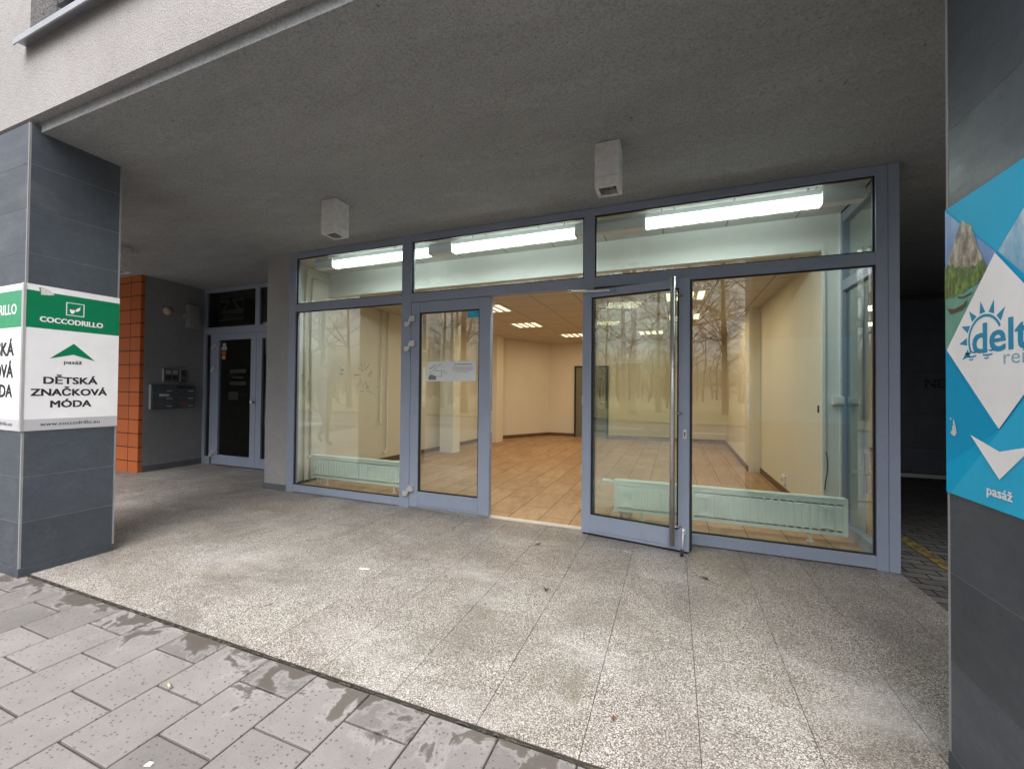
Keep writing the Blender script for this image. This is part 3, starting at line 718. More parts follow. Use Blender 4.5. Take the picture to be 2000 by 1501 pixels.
# ---- closed left door leaf
def leaf(name, w, z0, z1, xf, glass_box, rib=True):
    gx0, gz0, gx1, gz1 = glass_box
    m = MB(); m.xf = xf
    for b in ((0, 0, z0, gx0, 0.075, z1), (gx1, 0, z0, w, 0.075, z1), (gx0, 0, z0 + 0.03, gx1, 0.075, gz0), (gx0, 0, gz1, gx1, 0.075, z1), (gx0, 0.006, z0, gx1, 0.07, z0 + 0.027)): m.box(*b)
    d = m.build(name, 'frame', shop, bevel=0.0025)
    m = MB(); m.xf = xf; m.box(gx0 + .003, 0.036, gz0 + .003, gx1 - .003, 0.044, gz1 - .003); m.build('door_pane', 'glass', d)
    m = MB(); m.xf = xf; g0, g1, gs = 0.014, 0.0355, 0.014
    m.box(gx0, g0, gz0, gx1, g1, gz0 + gs); m.box(gx0, g0, gz1 - gs, gx1, g1, gz1)
    m.box(gx0, g0, gz0 + gs, gx0 + gs, g1, gz1 - gs); m.box(gx1 - gs, g0, gz0 + gs, gx1, g1, gz1 - gs)
    m.build('gasket', 'gasket', d)
    return d
dl = leaf('door', 1.108, 0.022, 2.604, Matrix.Translation((-3.120, 4.426, 0)), (0.122, 0.217, 0.962, 2.470))
for z in (2.30, 1.985, 0.152):
    m = MB(); m.box(-3.128 + 0.002, 4.392, z + 0.062, -3.050, 4.425, z + 0.132); m.box(-3.205, 4.398, z, -3.140, 4.429, z + 0.062); m.box(-3.146, 4.395, z + 0.03, -3.120, 4.4255, z + 0.10)
    m.build('hinge', 'alu', dl, bevel=0.002)
m = MB(); m.box(-2.012, 4.45, 1.0, -2.006, 4.48, 1.25); m.build('lock_strip', 'alu', dl)
# ---- open right door leaf, swung out in front of the fixed pane
th = R(-9.28)
XF2 = Matrix.Translation((-0.900, 4.335, 0)) @ Matrix.Rotation(th, 4, 'Z')
dr = leaf('door', 1.052, 0.024, 2.560, XF2, (0.097, 0.215, 0.955, 2.482))
def DM(name, mat, fn, bevel=0.0):
    m = MB(); m.xf = XF2; fn(m); return m.build(name, mat, dr, bevel=bevel)
DM('edge_seal', 'gasket', lambda m: m.box(1.0525, 0.012, 0.03, 1.066, 0.080, 2.555))
def bar(m):
    m.tube([(0.914, -0.075, 0.085), (0.914, -0.075, 2.57)], 0.0235, 20)
    for z in (0.25, 1.3, 2.40): m.tube([(0.914, -0.06, z), (0.985, 0.004, z)], 0.009, 10)
DM('seal_or_shade_strip', 'gasket', lambda m: m.box(0.01, 0.02, 0.003, 1.045, 0.07, 0.0235))  # black box added to draw the dark shadow gap under the open leaf
DM('pull_handle', 'steel', bar)
def lock(m): m.box(0.998, -0.006, 1.065, 1.026, 0.0, 1.150)
lk = DM('lock_plate', 'alu', lock, 0.002)
m = MB(); m.xf = XF2; m.tube([(1.012, -0.0062, 1.118), (1.012, -0.010, 1.118)], 0.008, 12); m.box(1.008, -0.010, 1.083, 1.016, -0.0062, 1.112); m.build('keyhole', 'black', lk)
def stop(m):
    m.box(0.994, -0.02, 0.185, 1.022, 0.0, 0.235); m.tube([(1.007, -0.035, 0.225), (1.0, -0.07, 0.03)], 0.0085, 12); m.tube([(1.007, -0.012, 0.215), (1.007, -0.04, 0.228)], 0.010, 10)
stp = DM('door_stop', 'alu', stop)
m = MB(); m.xf = XF2; m.tube([(1.0013, -0.064, 0.060), (0.9985, -0.076, -0.0)], 0.0135, 12); m.build('rubber_foot', 'black', stp)
for z in (0.25, 0.62, 1.35, 2.05, 2.40):
    DM('hinge', 'alu', lambda m: m.box(-0.010, 0.02, z, 0.0, 0.06, z + 0.10))
m = MB()
p0, p1, p2 = Vector((-1.06, 4.40, 2.585)), Vector((-1.035, 4.31, 2.556)), XF2 @ Vector((0.295, -0.02, 2.525))
m.tube([p0, p1], 0.012, 8); m.tube([p1, p2], 0.0125, 8); m.tube([p1 + Vector((0, 0, -.012)), p1 + Vector((0, 0, .014))], 0.018, 10)
m.build('door_closer', 'alu', shop)
DM('closer_rail', 'frame', lambda m: m.box(0.02, -0.015, 2.513, 0.34, 0.0, 2.54))

# notice sheet and sticker on the closed door
ntc = empty('notice', (-2.555, 4.460, 1.606), 'white A4 notice with small map taped inside the closed door', 'notice')
BX('sheet', 'paper', ntc, -2.905, 4.4585, 1.606, -2.211, 4.4605, 1.852)
def NQ(cx, cy): return (-2.905 + (cx - 200) / 1600 * 0.694, 1.852 - (cy - 255) / 640 * 0.246)
def NL(m, pts, wd, y=4.4578):
    for (a, b) in zip(pts, pts[1:]):
        ax, az = NQ(*a); bx_, bz = NQ(*b); dx, dz = bx_ - ax, bz - az; L = math.hypot(dx, dz); nx, nz = -dz / L * wd, dx / L * wd
        m.face([(ax - nx, y, az - nz), (bx_ - nx, y, bz - nz), (bx_ + nx, y, bz + nz), (ax + nx, y, az + nz)])
m = MB()
NL(m, [(275, 495), (360, 460), (430, 410), (480, 350)], .0028); NL(m, [(300, 525), (430, 440), (520, 355)], .0014); NL(m, [(340, 620), (470, 490), (620, 355), (720, 350)], .0022)
NL(m, [(470, 555), (710, 570), (830, 575)], .0024); NL(m, [(710, 570), (705, 742), (520, 742), (430, 710)], .0028); NL(m, [(340, 650), (430, 705)], .0022); NL(m, [(500, 490), (535, 550)], .0015); NL(m, [(640, 380), (640, 450)], .002); NL(m, [(700, 420), (850, 425)], .0014); NL(m, [(770, 650), (820, 630), (880, 650)], .0022); NL(m, [(275, 615), (320, 640)], .002)
pts = [NQ(*q) for q in ((315, 680), (430, 700), (530, 745), (530, 850), (270, 850), (270, 770))]; m.face([(x_, 4.4580, z_) for x_, z_ in pts])
m.build('map', 'printgrey', ntc)
for cy, a, b, wd in ((360, 1120, 1660, .0055), (437, 1050, 1730, .002), (475, 1095, 1690, .002), (520, 1060, 1720, .0026), (555, 1095, 1680, .0022), (605, 1190, 1570, .002), (345, 880, 920, .001)):
    xq = a; m = MB()
    rr = random.Random(cy)
    while xq < b:
        L = rr.uniform(14, 60); NL(m, [(xq, cy), (min(xq + L, b), cy)], wd * 0.75); xq += L + 9
    m.build('text_line', 'ink', ntc)
m = MB(); m.box(-2.336, 4.4575, 2.378, -2.160, 4.4605, 2.470)
st = m.build('sticker', 'cyan2', None, (-2.25, 4.46, 2.378)); tag(st, 'small blue sticker in the top corner of the closed door', 'sticker')
for i, (a, b) in enumerate(((-2.325, -2.20), (-2.325, -2.25), (-2.325, -2.23))):
    m = MB(); m.face([(a, 4.457, 2.45 - i * .022), (b, 4.457, 2.45 - i * .022), (b, 4.457, 2.456 - i * .022), (a, 4.457, 2.456 - i * .022)]); m.build('text_line', 'logogrey', st)

# ================================================================== SHOP ROOM
rf = MB(); rf.box(-5.9, 4.515, -0.1, 1.70, 14.0, 0.0); tag(rf.build('shop_floor', 'woodfloor'), kind='structure')
room = empty('shop_room', (-2, 9, 0), 'cream walled shop room with tiled ceiling behind the glass front', 'room')
CZ, FZ, YB = 3.09, 3.485, 5.52
def wall(name, mat, pts, z0, z1, t=0.08):
    for (a, b) in zip(pts, pts[1:]):
        a, b = Vector((*a, z0)), Vector((*b, z0)); n = (b - a).cross(Vector((0, 0, 1))).normalized() * t
        m = MB(); m.prism([a, b, b + Vector((0, 0, z1 - z0)), a + Vector((0, 0, z1 - z0))], n); m.build(name, mat, room)
LW = [(-5.62, 4.605), (-5.62, 5.52), (-5.30, 10.85), (-5.30, 11.6), (-4.86, 11.95), (-3.93, 13.5)]
BX('wall_pier', 'roomwall', room, -5.34, 10.85, 0, -4.72, 11.35, CZ)
def wallL(name, mat, pts, z0, z1, t): wall(name, mat, [p for p in pts][::-1], z0, z1, t)
for i in range(len(LW) - 1): wallL('wall', 'roomwall' if i else 'frontwall', LW[i:i + 2], 0, CZ if i else FZ + .1, 0.08)
wallL('wall', 'roomwall', [(-3.93, 13.5), (1.42, 13.5)], 0, CZ, 0.08)
RW = [(1.42, 13.5), (1.33, 9.0)]
wallL('wall', 'roomwall', RW, 0, CZ, 0.1)
wallL('wall', 'roomwall', [(1.33, 9.0), (1.52, 9.0)], 0, CZ, -0.1)
wallL('wall', 'roomwall', [(1.52, 9.0), (1.545, 5.52)], 0, CZ, 0.1)
BX('wall', 'frontwall', room, 1.546, YB, 0, 1.70, YB + 0.1, FZ + .1)
# skirting
def skirt(pts, off):
    for (a, b) in zip(pts, pts[1:]):
        a, b = Vector((*a, 0)), Vector((*b, 0)); n = (b - a).cross(Vector((0, 0, 1))).normalized()
        m = MB(); m.prism([a, b, b + Vector((0, 0, 0.10)), a + Vector((0, 0, 0.10))], n * off); m.build('skirting', 'skirt', room)
skirt(LW[1:3], 0.014); skirt(LW[3:6], 0.014); skirt([(-3.93, 13.5), (-3.05, 13.5)], 0.014); skirt([(-1.95, 13.5), (1.42, 13.5)], 0.014); skirt(RW, 0.014); skirt([(1.33, 9.0), (1.52, 9.0)], 0.014); skirt([(1.52, 9.0), (1.545, 5.53)], 0.014)
BX('free_column', 'frontwall', room, -5.22, 8.62, 0, -4.87, 8.97, CZ)
BX('ceiling', 'ceiltile', room, -5.9, YB + 0.1, CZ, 1.75, 13.8, CZ + 0.05)
BX('bulkhead', 'frontwall', room, -5.62, YB, CZ, 1.545, YB + 0.1, FZ + .1)
BX('front_ceiling', 'fronttile', room, -5.62, Y1, FZ, 1.70, YB, FZ + 0.05)
BX('reveal_strip', 'white', room, 1.528, YB - 0.02, 0.42, 1.562, YB, 3.10, bevel=0.003)
BX('reveal_strip', 'white', room, 1.688, YB - 0.025, 0.0, 1.7, YB, FZ)
# back door
bd = empty('interior_door', (-2.5, 13.48, 0), 'plain grey green door in the back wall of the shop', 'door')
BX('door_leaf', 'backdoor', bd, -3.0, 13.46, 0.02, -2.0, 13.497, 2.27, bevel=0.003)
m = MB(); m.box(-3.05, 13.44, 0, -3.003, 13.498, 2.32); m.box(-1.997, 13.44, 0, -1.95, 13.498, 2.32); m.box(-3.003, 13.44, 2.273, -1.997, 13.498, 2.32); m.build('door_frame', 'gasket', bd)
m = MB(); m.tube([(-2.08, 13.455, 1.15), (-2.08, 13.41, 1.15), (-2.2, 13.41, 1.15)], 0.012, 8); m.build('handle', 'steel', bd)

# radiators
def radiator(x0, x1, z0, z1, y, label, nrib):
    r = empty('radiator', ((x0 + x1) / 2, y, 0), label, 'radiator', 'low panel radiators behind the glass')
    m = MB(); m.box(x0, y, z0, x1, y + 0.012, z1)
    pw = (x1 - x0 - 0.06) / nrib
    for i in range(nrib):
        a = x0 + 0.03 + i * pw
        m.prism([(a + pw * .18, y, z0 + 0.035), (a + pw * .82, y, z0 + 0.035), (a + pw * .82, y, z1 - 0.05), (a + pw * .18, y, z1 - 0.05)], (0, 0.02, 0))
        # raised flute
        q = [(a + pw * .16, y - 0.0005, z0 + 0.05), (a + pw * .84, y - 0.0005, z0 + 0.05), (a + pw * .84, y - 0.0005, z1 - 0.065), (a + pw * .16, y - 0.0005, z1 - 0.065)]
        qi = [(a + pw * .22, y - 0.005, z0 + 0.056), (a + pw * .78, y - 0.005, z0 + 0.056), (a + pw * .78, y - 0.005, z1 - 0.071), (a + pw * .22, y - 0.005, z1 - 0.071)]
        m.face(qi)
        for k in range(4): m.face([q[k], q[(k + 1) % 4], qi[(k + 1) % 4], qi[k]])
    m.build('front_panel', 'mint', r)
    BX('back_panel', 'mint', r, x0, y + 0.07, z0, x1, y + 0.082, z1)
    m = MB(); m.box(x0, y - 0.004, z1, x1, y - 0.001 + 0.02, z1 + 0.008); m.box(x0, y + 0.064, z1, x1, y + 0.084, z1 + 0.008)
    xx = x0 + 0.02
    while xx < x1 - 0.02: m.box(xx, y + 0.0195, z1, xx + 0.011, y + 0.064, z1 + 0.006); xx += 0.024
    m.build('top_grille', 'mint', r)
    m = MB(); m.box(x0 - 0.004, y, z0, x0 - 0.0005, y + 0.082, z1 + 0.004); m.build('side_panel', 'mint', r); m = MB(); m.box(x1 + 0.0005, y, z0, x1 + 0.004, y + 0.082, z1 + 0.004); m.build('side_panel', 'mint', r)
    for fx in ((x0 + 0.14), (x1 - 0.17)) if x1 - x0 < 2 else (x0 + 0.14, (x0 + x1) / 2 - 0.17, x1 - 0.17):
        for zb in (0.255, 0.07):
            m = MB(); m.box(fx - 0.055, y - 0.016, z0 + zb, fx + 0.055, y - 0.0115, z0 + zb + 0.035); m.box(fx - 0.05, y - 0.022, z0 + zb, fx + 0.05, y - 0.016, z0 + zb + 0.009)
            m.build('bracket', 'mint', r)
    for fx in (x0 + 0.30, x1 - 0.30):
        m = MB(); m.box(fx - 0.012, y + 0.03, 0.004, fx + 0.012, y + 0.045, z0 + 0.03); m.box(fx - 0.03, y + 0.01, 0, fx + 0.03, y + 0.07, 0.005); m.build('foot', 'white', r)
    return r
rr1 = radiator(-0.645, 1.597, 0.092, 0.452, 5.0, 'long mint panel radiator behind the right pane and open door', 32)
m = MB(); m.tube([(-0.66, 5.04, 0.43), (-0.70, 5.04, 0.43)], 0.012, 8); m.tube([(-0.70, 5.04, 0.43), (-0.79, 5.04, 0.435)], 0.024, 12); m.build('valve', 'white', rr1)
m = MB(); m.tube([(-0.57, 5.03, 0.09), (-0.57, 5.03, 0.05), (-0.57, 5.06, 0.0)], 0.016, 8); m.tube([(-0.47, 5.03, 0.09), (-0.47, 5.03, 0.05), (-0.47, 5.06, 0.0)], 0.016, 8); m.box(-0.6, 5.01, 0.05, -0.44, 5.05, 0.09); m.build('connector', 'steel', rr1)
rr2 = radiator(-5.335, -3.47, 0.10, 0.447, 4.95, 'pale mint panel radiator behind the left shop window', 34)
m = MB(); m.tube([(-5.24, 4.99, 0.10), (-5.24, 4.99, 0.0)], 0.010, 8); m.tube([(-5.17, 4.99, 0.10), (-5.17, 4.99, 0.0)], 0.010, 8); m.build('connector', 'white', rr2)
m = MB(); m.tube([(-5.345, 4.99, 0.41), (-5.37, 4.99, 0.41)], 0.01, 8); m.tube([(-5.37, 4.99, 0.41), (-5.45, 4.99, 0.412)], 0.022, 12); m.build('valve', 'white', rr2)

# heating pipes on the left wall
def pipe(pts, r, label, clips=()):
    m = MB(); m.tube(pts, r, 10); o = m.build('heating_pipe', 'cream', None, pts[0]); tag(o, label, 'pipe', 'heating pipes on the left shop wall')
    for c in clips: 
        m = MB(); m.tube([(c[0] - .02, c[1], c[2] - .012), (c[0] - .02, c[1], c[2] + .012)], r * 1.5, 10); m.build('pipe_clip', 'cream', o)
xw = -5.575
pipe([(xw, 5.02, 0), (xw, 5.02, 3.41), (xw, 5.03, 3.43), (xw, 5.05, 3.44), (xw, 5.51, 3.44)], 0.017, 'taller of two cream pipes by the left window frame', [(xw, 5.02, 1.72)])
pipe([(xw + .01, 5.135, 0), (xw + .01, 5.135, 3.30), (xw + .01, 5.145, 3.32), (xw + .01, 5.165, 3.33), (xw + .01, 5.51, 3.33)], 0.017, 'shorter of two cream pipes by the left window frame', [(xw + .01, 5.135, 1.60)])
pipe([(-5.50, 6.80, CZ), (-5.50, 6.80, 0.84), (-5.48, 6.79, 0.81), (-5.45, 6.78, 0.80)], 0.017, 'cream pipe down left wall ending at knee height')
pipe([(-5.49, 6.99, CZ), (-5.49, 6.99, 0.30), (-5.475, 6.96, 0.24), (-5.46, 6.90, 0.21), (-5.46, 6.86, 0.205)], 0.017, 'cream pipe down left wall hooking near the floor')
m = MB(); m.box(-5.612, 5.79, 1.77, -5.58, 5.88, 1.90); o = m.build('wall_switch', 'white', None, (-5.6, 5.83, 1.77), bevel=0.004); tag(o, 'small white thermostat on the left shop wall', 'switch')
BXo = MB(); BXo.box(-5.579, 5.81, 1.82, -5.574, 5.86, 1.86); BXo.build('dial', 'printlight', o)
# wall box, sockets on the right
m = MB(); m.box(1.615, YB - 0.06, 1.375, 1.725, YB - 0.001, 1.475); o = m.build('switch_box', 'white', None, (1.67, YB, 1.37), bevel=0.006); tag(o, 'white square switch box on the right wall stub', 'switch box')
m = MB(); m.box(1.635, YB - 0.07, 1.39, 1.705, YB - 0.0605, 1.46); m.build('rocker', 'white', o, bevel=0.003)
m = MB(); m.box(1.500, 7.10, 0.16, 1.532, 7.24, 0.29); o = m.build('wall_socket', 'white', None, (1.52, 7.17, 0.16), bevel=0.004); tag(o, 'white double socket low on the right shop wall', 'socket')
m = MB(); m.tube([(1.499, 7.14, 0.22), (1.497, 7.14, 0.22)], 0.022, 12); m.tube([(1.499, 7.20, 0.22), (1.497, 7.20, 0.22)], 0.022, 12); m.build('outlet', 'printlight', o)
m = MB(); m.box(1.536, 5.66, 1.28, 1.544, 5.70, 1.36); o = m.build('wall_hole', 'black', None, (1.54, 5.68, 1.28)); tag(o, 'small black torn cable hole in right shop wall', 'cable hole')
m = MB(); pts = []
for i in range(9): t_ = i / 8; pts.append((1.56 + 0.012 * math.sin(t_ * 5), YB - 0.03 - 0.02 * math.sin(t_ * 3.1), 0.86 - t_ * 0.42))
m.tube(pts, 0.005, 6); tag(m.build('cable', 'black', None, pts[0]), 'thin dark cable hanging above the right radiator', 'cable')
m = MB(); m.box(-0.62, 13.47, 0.27, -0.44, 13.499, 0.36); tag(m.build('wall_socket', 'white', None, (-0.5, 13.49, .27)), 'white socket strip low on the back wall', 'socket')

# ------------------------------------------------------------------ lights inside
trk = empty('light_trunking', (-1.6, 4.70, 3.3), 'white trunking holding the strip lights above the window', 'trunking')
def prof(y, z0, z1, wb, wt): return [(y - wb, z0), (y + wb, z0), (y + wt, z1), (y - wt, z1)]

pr = [(4.655, 3.285), (4.765, 3.285), (4.79, 3.37), (4.63, 3.37)]
for xa, xb in ((-5.0, -4.674), (-3.006, -2.684), (-1.051, -0.302), (1.309, 1.62)):
    m = MB(); m.prism([(xa, a, b) for a, b in pr], (xb - xa, 0, 0)); m.build('cover', 'enamel', trk)
m = MB(); m.box(-5.0, 4.66, 3.372, 1.62, 4.76, 3.425); m.build('rail', 'white', trk)
for xx in (-4.8, -3.6, -2.4, -1.2, 0.0, 1.2): m = MB(); m.tube([(xx, 4.71, 3.425), (xx, 4.71, 3.484)], 0.01, 6); m.build('hanger', 'steel', trk)
def area(name, loc, sx, sy, energy, col, par, rot=(0, 0, 0)):
    l = bpy.data.lights.new(name, 'AREA'); l.shape = 'RECTANGLE'; l.size = sx * S; l.size_y = sy * S; l.energy = energy; l.color = col
    o = bpy.data.objects.new(name, l); COL.objects.link(o); o.parent = par; o.location = (Vector(loc) - ORG[par.name]) * S; o.rotation_euler = rot
    return o
for x0, x1, lab in ((-4.66, -3.02, 'lit strip light behind the left transom pane'), (-2.67, -1.065, 'lit strip light behind the middle transom pane'), (-0.288, 1.295, 'lit strip light behind the right transom pane')):
    t = empty('strip_light', ((x0 + x1) / 2, 4.71, 3.29), lab, 'strip light', 'strip lights on the trunking')
    m = MB(); m.prism([(x0, 4.650, 3.30), (x0, 4.680, 3.280), (x0, 4.740, 3.280), (x0, 4.770, 3.30), (x0, 4.778, 3.340), (x0, 4.642, 3.340)], (x1 - x0, 0, 0)); m.build('diffuser', 'tube', t)
    m = MB(); m.box(x0 - .012, 4.64, 3.278, x0 - 0.0005, 4.78, 3.40); m.build('end_cap', 'white', t); m = MB(); m.box(x1 + 0.0005, 4.64, 3.278, x1 + .012, 4.78, 3.40); m.build('end_cap', 'white', t)
    area('strip_lamp', ((x0 + x1) / 2, 4.71, 3.275), x1 - x0, 0.10, 6.3, (0.90, 1.0, 0.995), t)
for xx, yy, lab in ((-0.487, 4.87, 'round ceiling spot left of the right strip light'), (-3.288, 4.87, 'round ceiling spot beside the middle strip light'), (0.886, 4.90, 'round ceiling spot above the right strip light')):
    t = empty('downlight', (xx, yy, FZ), lab, 'downlight', 'unlit round downlights in the front ceiling')
    m = MB(); n = 24
    for k in range(n):
        a, b = 2 * math.pi * k / n, 2 * math.pi * (k + 1) / n
        f = lambda r, q, z: (xx + r * math.cos(q), yy + r * math.sin(q), z)
        m.face([f(.085, a, FZ - .002), f(.085, b, FZ - .002), f(.062, b, FZ - .012), f(.062, a, FZ - .012)])
        m.face([f(.062, a, FZ - .012), f(.062, b, FZ - .012), f(.05, b, FZ - .001), f(.05, a, FZ - .001)])
    m.build('ring', 'alu', t)
    m = MB(); m.disc((xx, yy, FZ - .0015), .052); m.build('lens', 'lampdark', t)
    m = MB(); m.tube([(xx - .05, yy, FZ - .01), (xx + .05, yy, FZ - .01)], .008, 6); m.tube([(xx + 0.01, yy - 0.03, FZ - .012), (xx + 0.01, yy + .03, FZ - .012)], .012, 6); m.build('bulb', 'alu', t)

def louvre(xc, yc, label, lit=True, e=7.4):
    t = empty('ceiling_light', (xc, yc, CZ), label, 'ceiling light', 'square louvre lights in the shop ceiling')
    h = 0.345
    m = MB(); z0, z1 = CZ - 0.010, CZ - 0.002
    for b in ((-h, -h, h, -h + .025), (-h, h - .025, h, h), (-h, -h + .025, -h + .025, h - .025), (h - .025, -h + .025, h, h - .025)): m.box(xc + b[0], yc + b[1], z0, xc + b[2], yc + b[3], z1)
    m.build('frame', 'white', t)
    for i in range(4):
        cx_ = xc - 0.24 + i * 0.16; m = MB(); m.box(cx_ - .045, yc - h + .03, CZ - 0.006, cx_ + .045, yc + h - .03, CZ - 0.003); m.build('lamp_tube', 'louvretube' if lit else 'louvre', t)
    m = MB()
    for i in range(11): yy = yc - h + .05 + i * 0.059; m.box(xc - h + .03, yy, CZ - 0.011, xc + h - .03, yy + .006, CZ - 0.0065)
    for i in range(3): cx_ = xc - 0.16 + i * 0.16; m.box(cx_ - .025, yc - h + .03, CZ - 0.0125, cx_ + .025, yc + h - .03, CZ - 0.0112)
    m.build('louvre', 'louvre', t)
    area('louvre_lamp', (xc, yc, CZ - 0.02), 0.6, 0.6, e, (1.0, 0.765, 0.47), t)
louvre(-3.33, 7.35, 'louvre ceiling light nearest the door on the left')
louvre(-3.33, 9.45, 'louvre ceiling light in the middle of the left row')
louvre(-2.68, 11.6, 'louvre ceiling light over the back door')
louvre(0.17, 7.40, 'louvre ceiling light nearest the window on the right')
louvre(0.20, 9.45, 'louvre ceiling light in the middle of the right row')
louvre(-0.57, 11.65, 'louvre ceiling light farthest back on the right')

# ================================================================== ENTRANCE DOOR in the recess
YD = 5.395
ent = empty('entrance_front', (-7.2, YD, 0), 'blue grey framed house entrance door in the dark recess', 'entrance door')
zt = sof(YD) - 0.003
def EF(*b): return BX('frame_bar', 'frame', ent, *b, bevel=0.002)
EF(-8.700, YD, 0, -8.625, YD + .08, zt); EF(-8.625, YD, 2.54, -5.702, YD + .08, 2.675); EF(-8.625, YD, zt - .075, -5.702, YD + .08, zt)
EF(-7.255, YD, 2.675, -7.135, YD + .08, zt - .075); EF(-8.625, YD, 0.0, -8.47, YD + .08, 0.15); EF(-8.485, YD, 0.15, -8.40, YD + .08, 2.54)
EF(-6.05, YD, 0, -5.702, YD + .08, 2.54)
def EPn(*b): return BX('window_pane', 'darkglass', ent, b[0], YD + .035, b[1], b[2], YD + .043, b[3])
EPn(-8.625, 2.675, -7.255, zt - .075); ep2 = EPn(-7.135, 2.675, -5.702, zt - .075); EPn(-8.625, 0.15, -8.485, 2.54)
def eleaf(x0, x1, gx0, gx1):
    y0 = YD - 0.006
    m = MB(); z0, z1 = 0.02, 2.535
    for b in ((x0, z0, gx0, z1), (gx1, z0, x1, z1), (gx0, z0, gx1, 0.20), (gx0, 2.42, gx1, z1)): m.box(b[0], y0, b[1], b[2], y0 + .075, b[3])
    d_ = m.build('door', 'frame', ent, bevel=0.002)
    BX('door_pane', 'darkglass', d_, gx0, y0 + .035, 0.20, gx1, y0 + .043, 2.42)
    return d_
e1 = eleaf(-8.395, -7.200, -8.235, -7.345); e2 = eleaf(-7.194, -6.052, -7.055, -6.20)
for z in (2.23, 1.80, 0.16):
    m = MB(); m.box(-8.43, YD - .035, z, -8.36, YD - .0065, z + .06); m.box(-8.37, YD - .04, z + .055, -8.29, YD - .0065, z + .11); m.build('hinge', 'alu', e1, bevel=0.002)
m = MB(); m.tube([(-7.235, YD - .007, 1.24), (-7.235, YD - .045, 1.24)], .014, 10); m.tube([(-7.235, YD - .04, 1.24), (-7.235, YD - .075, 1.24)], .03, 14); m.build('knob', 'steel', e1)
def ST(mat, x0, z0, x1, z1, name='sticker', par=e1): BX(name, mat, par, x0, YD + .025, z0, x1, YD + .0285, z1)
ST('printlight', -8.20, 2.23, -8.05, 2.29); ST('printlight', -8.17, 2.295, -8.08, 2.36); ST('redlabel', -8.20, 2.13, -8.08, 2.21); ST('yellowlabel', -8.18, 2.05, -8.09, 2.115)
ST('black', -7.95, 1.78, -7.50, 1.85, 'hours_sign'); ST('black', -7.95, 1.55, -7.50, 1.62, 'hours_sign'); ST('black', -7.88, 1.68, -7.58, 1.71, 'hours_sign'); ST('gasket', -7.98, 1.27, -7.72, 1.42, 'hours_sign')
# house emblem etched on the transom pane
m = MB(); ye = YD + .030
def EQ(cx, cy): return (-8.47 + (cx - 200) / 1060 * 1.15, 3.36 - (cy - 260) / 880 * 0.66)
def EL(pts, wd):
    for a, b in zip(pts, pts[1:]):
        (ax, az), (bx_, bz) = EQ(*a), EQ(*b); dx, dz = bx_ - ax, bz - az; L = math.hypot(dx, dz); nx, nz = -dz / L * wd, dx / L * wd
        m.face([(ax - nx, ye, az - nz), (bx_ - nx, ye, bz - nz), (bx_ + nx, ye, bz + nz), (ax + nx, ye, az + nz)])
EL([(365, 400), (985, 400), (985, 1000), (365, 1000), (365, 400)], .010)
EL([(390, 500), (640, 500), (445, 760), (965, 760)], .022); EL([(960, 490), (700, 490), (900, 750)], .022); EL([(400, 820), (960, 820)], .02); EL([(470, 900), (900, 900)], .012); EL([(430, 960), (960, 960)], .012)
m.build('emblem', 'black', ent)

# intercom, mailboxes, wall lamp, detector on the recess wall (x = -8.7)
XWL = -8.70
itc = empty('intercom', (XWL, 4.89, 1.58), 'steel door intercom panel above the mailboxes', 'intercom')
BX('bell_panel', 'boxmetal', itc, XWL, 4.70, 1.60, XWL + .035, 4.965, 1.835, bevel=0.004); BX('keypad', 'boxmetal', itc, XWL, 4.972, 1.57, XWL + .04, 5.085, 1.84, bevel=0.004)
for i in range(2):
    for j in range(3): BX('name_strip', 'labelpaper', itc, XWL + .0352, 4.735 + i * .11, 1.745 + j * .026, XWL + .039, 4.815 + i * .11, 1.758 + j * .026)
for nm, *b in (('speaker_grille', .0352, 4.735, 1.64, .038, 4.82, 1.715), ('speaker_grille', .0352, 4.845, 1.64, .038, 4.93, 1.715), ('display', .0402, 4.995, 1.70, .043, 5.06, 1.815), ('card_reader', .0402, 4.995, 1.60, .043, 5.06, 1.65)):
    BX(nm, 'black', itc, XWL + b[0], b[1], b[2], XWL + b[3], b[4], b[5])
for ya in (4.694, 4.966): BX('edge_trim', 'alu', itc, XWL, ya, 1.60, XWL + .045, ya + .0055, 1.83)
m = MB(); m.box(XWL, 4.685, 1.836, XWL + .05, 5.10, 1.842); m.build('rain_hood', 'steel', itc)
mbx = empty('mailbox_unit', (XWL, 4.87, 1.11), 'grey bank of six flat mailboxes on the recess wall', 'mailboxes')
BX('case', 'boxmetal', mbx, XWL, 4.505, 1.105, XWL + .05, 5.235, 1.545, bevel=0.003)
BX('edge_trim', 'alu', mbx, XWL, 4.495, 1.105, XWL + .055, 4.5045, 1.545)
rr = random.Random(11)
for i in range(2):
    for j in range(3):
        y0 = 4.52 + i * .36; z0 = 1.12 + j * .14
        d_ = BX('mailbox_door', 'boxmetal', mbx, XWL + .0502, y0, z0, XWL + .062, y0 + .345, z0 + .13, bevel=0.002)
        BX('letter_slot', 'black' if (i, j) == (1, 2) else 'boxmetal', d_, XWL + .0622, y0 + .03, z0 + (.075 if (i, j) == (1, 2) else .09), XWL + .066, y0 + .32, z0 + .115)
        BX('lock', 'black', d_, XWL + .0622, y0 + .02, z0 + .02, XWL + .067, y0 + .04, z0 + .04)
        BX('name_plate', rr.choice(['labelpaper', 'printlight', 'labelpaper']), d_, XWL + .0622, y0 + .22, z0 + .022, XWL + .0645, y0 + .31, z0 + .038)
        if (i, j) == (0, 1): BX('paper_label', 'labelpaper', d_, XWL + .0662, y0 + .10, z0 + .07, XWL + .068, y0 + .26, z0 + .115)
        if (i, j) == (1, 0): BX('paper_label', 'redlabel', d_, XWL + .0662, y0 + .08, z0 + .07, XWL + .068, y0 + .22, z0 + .095)
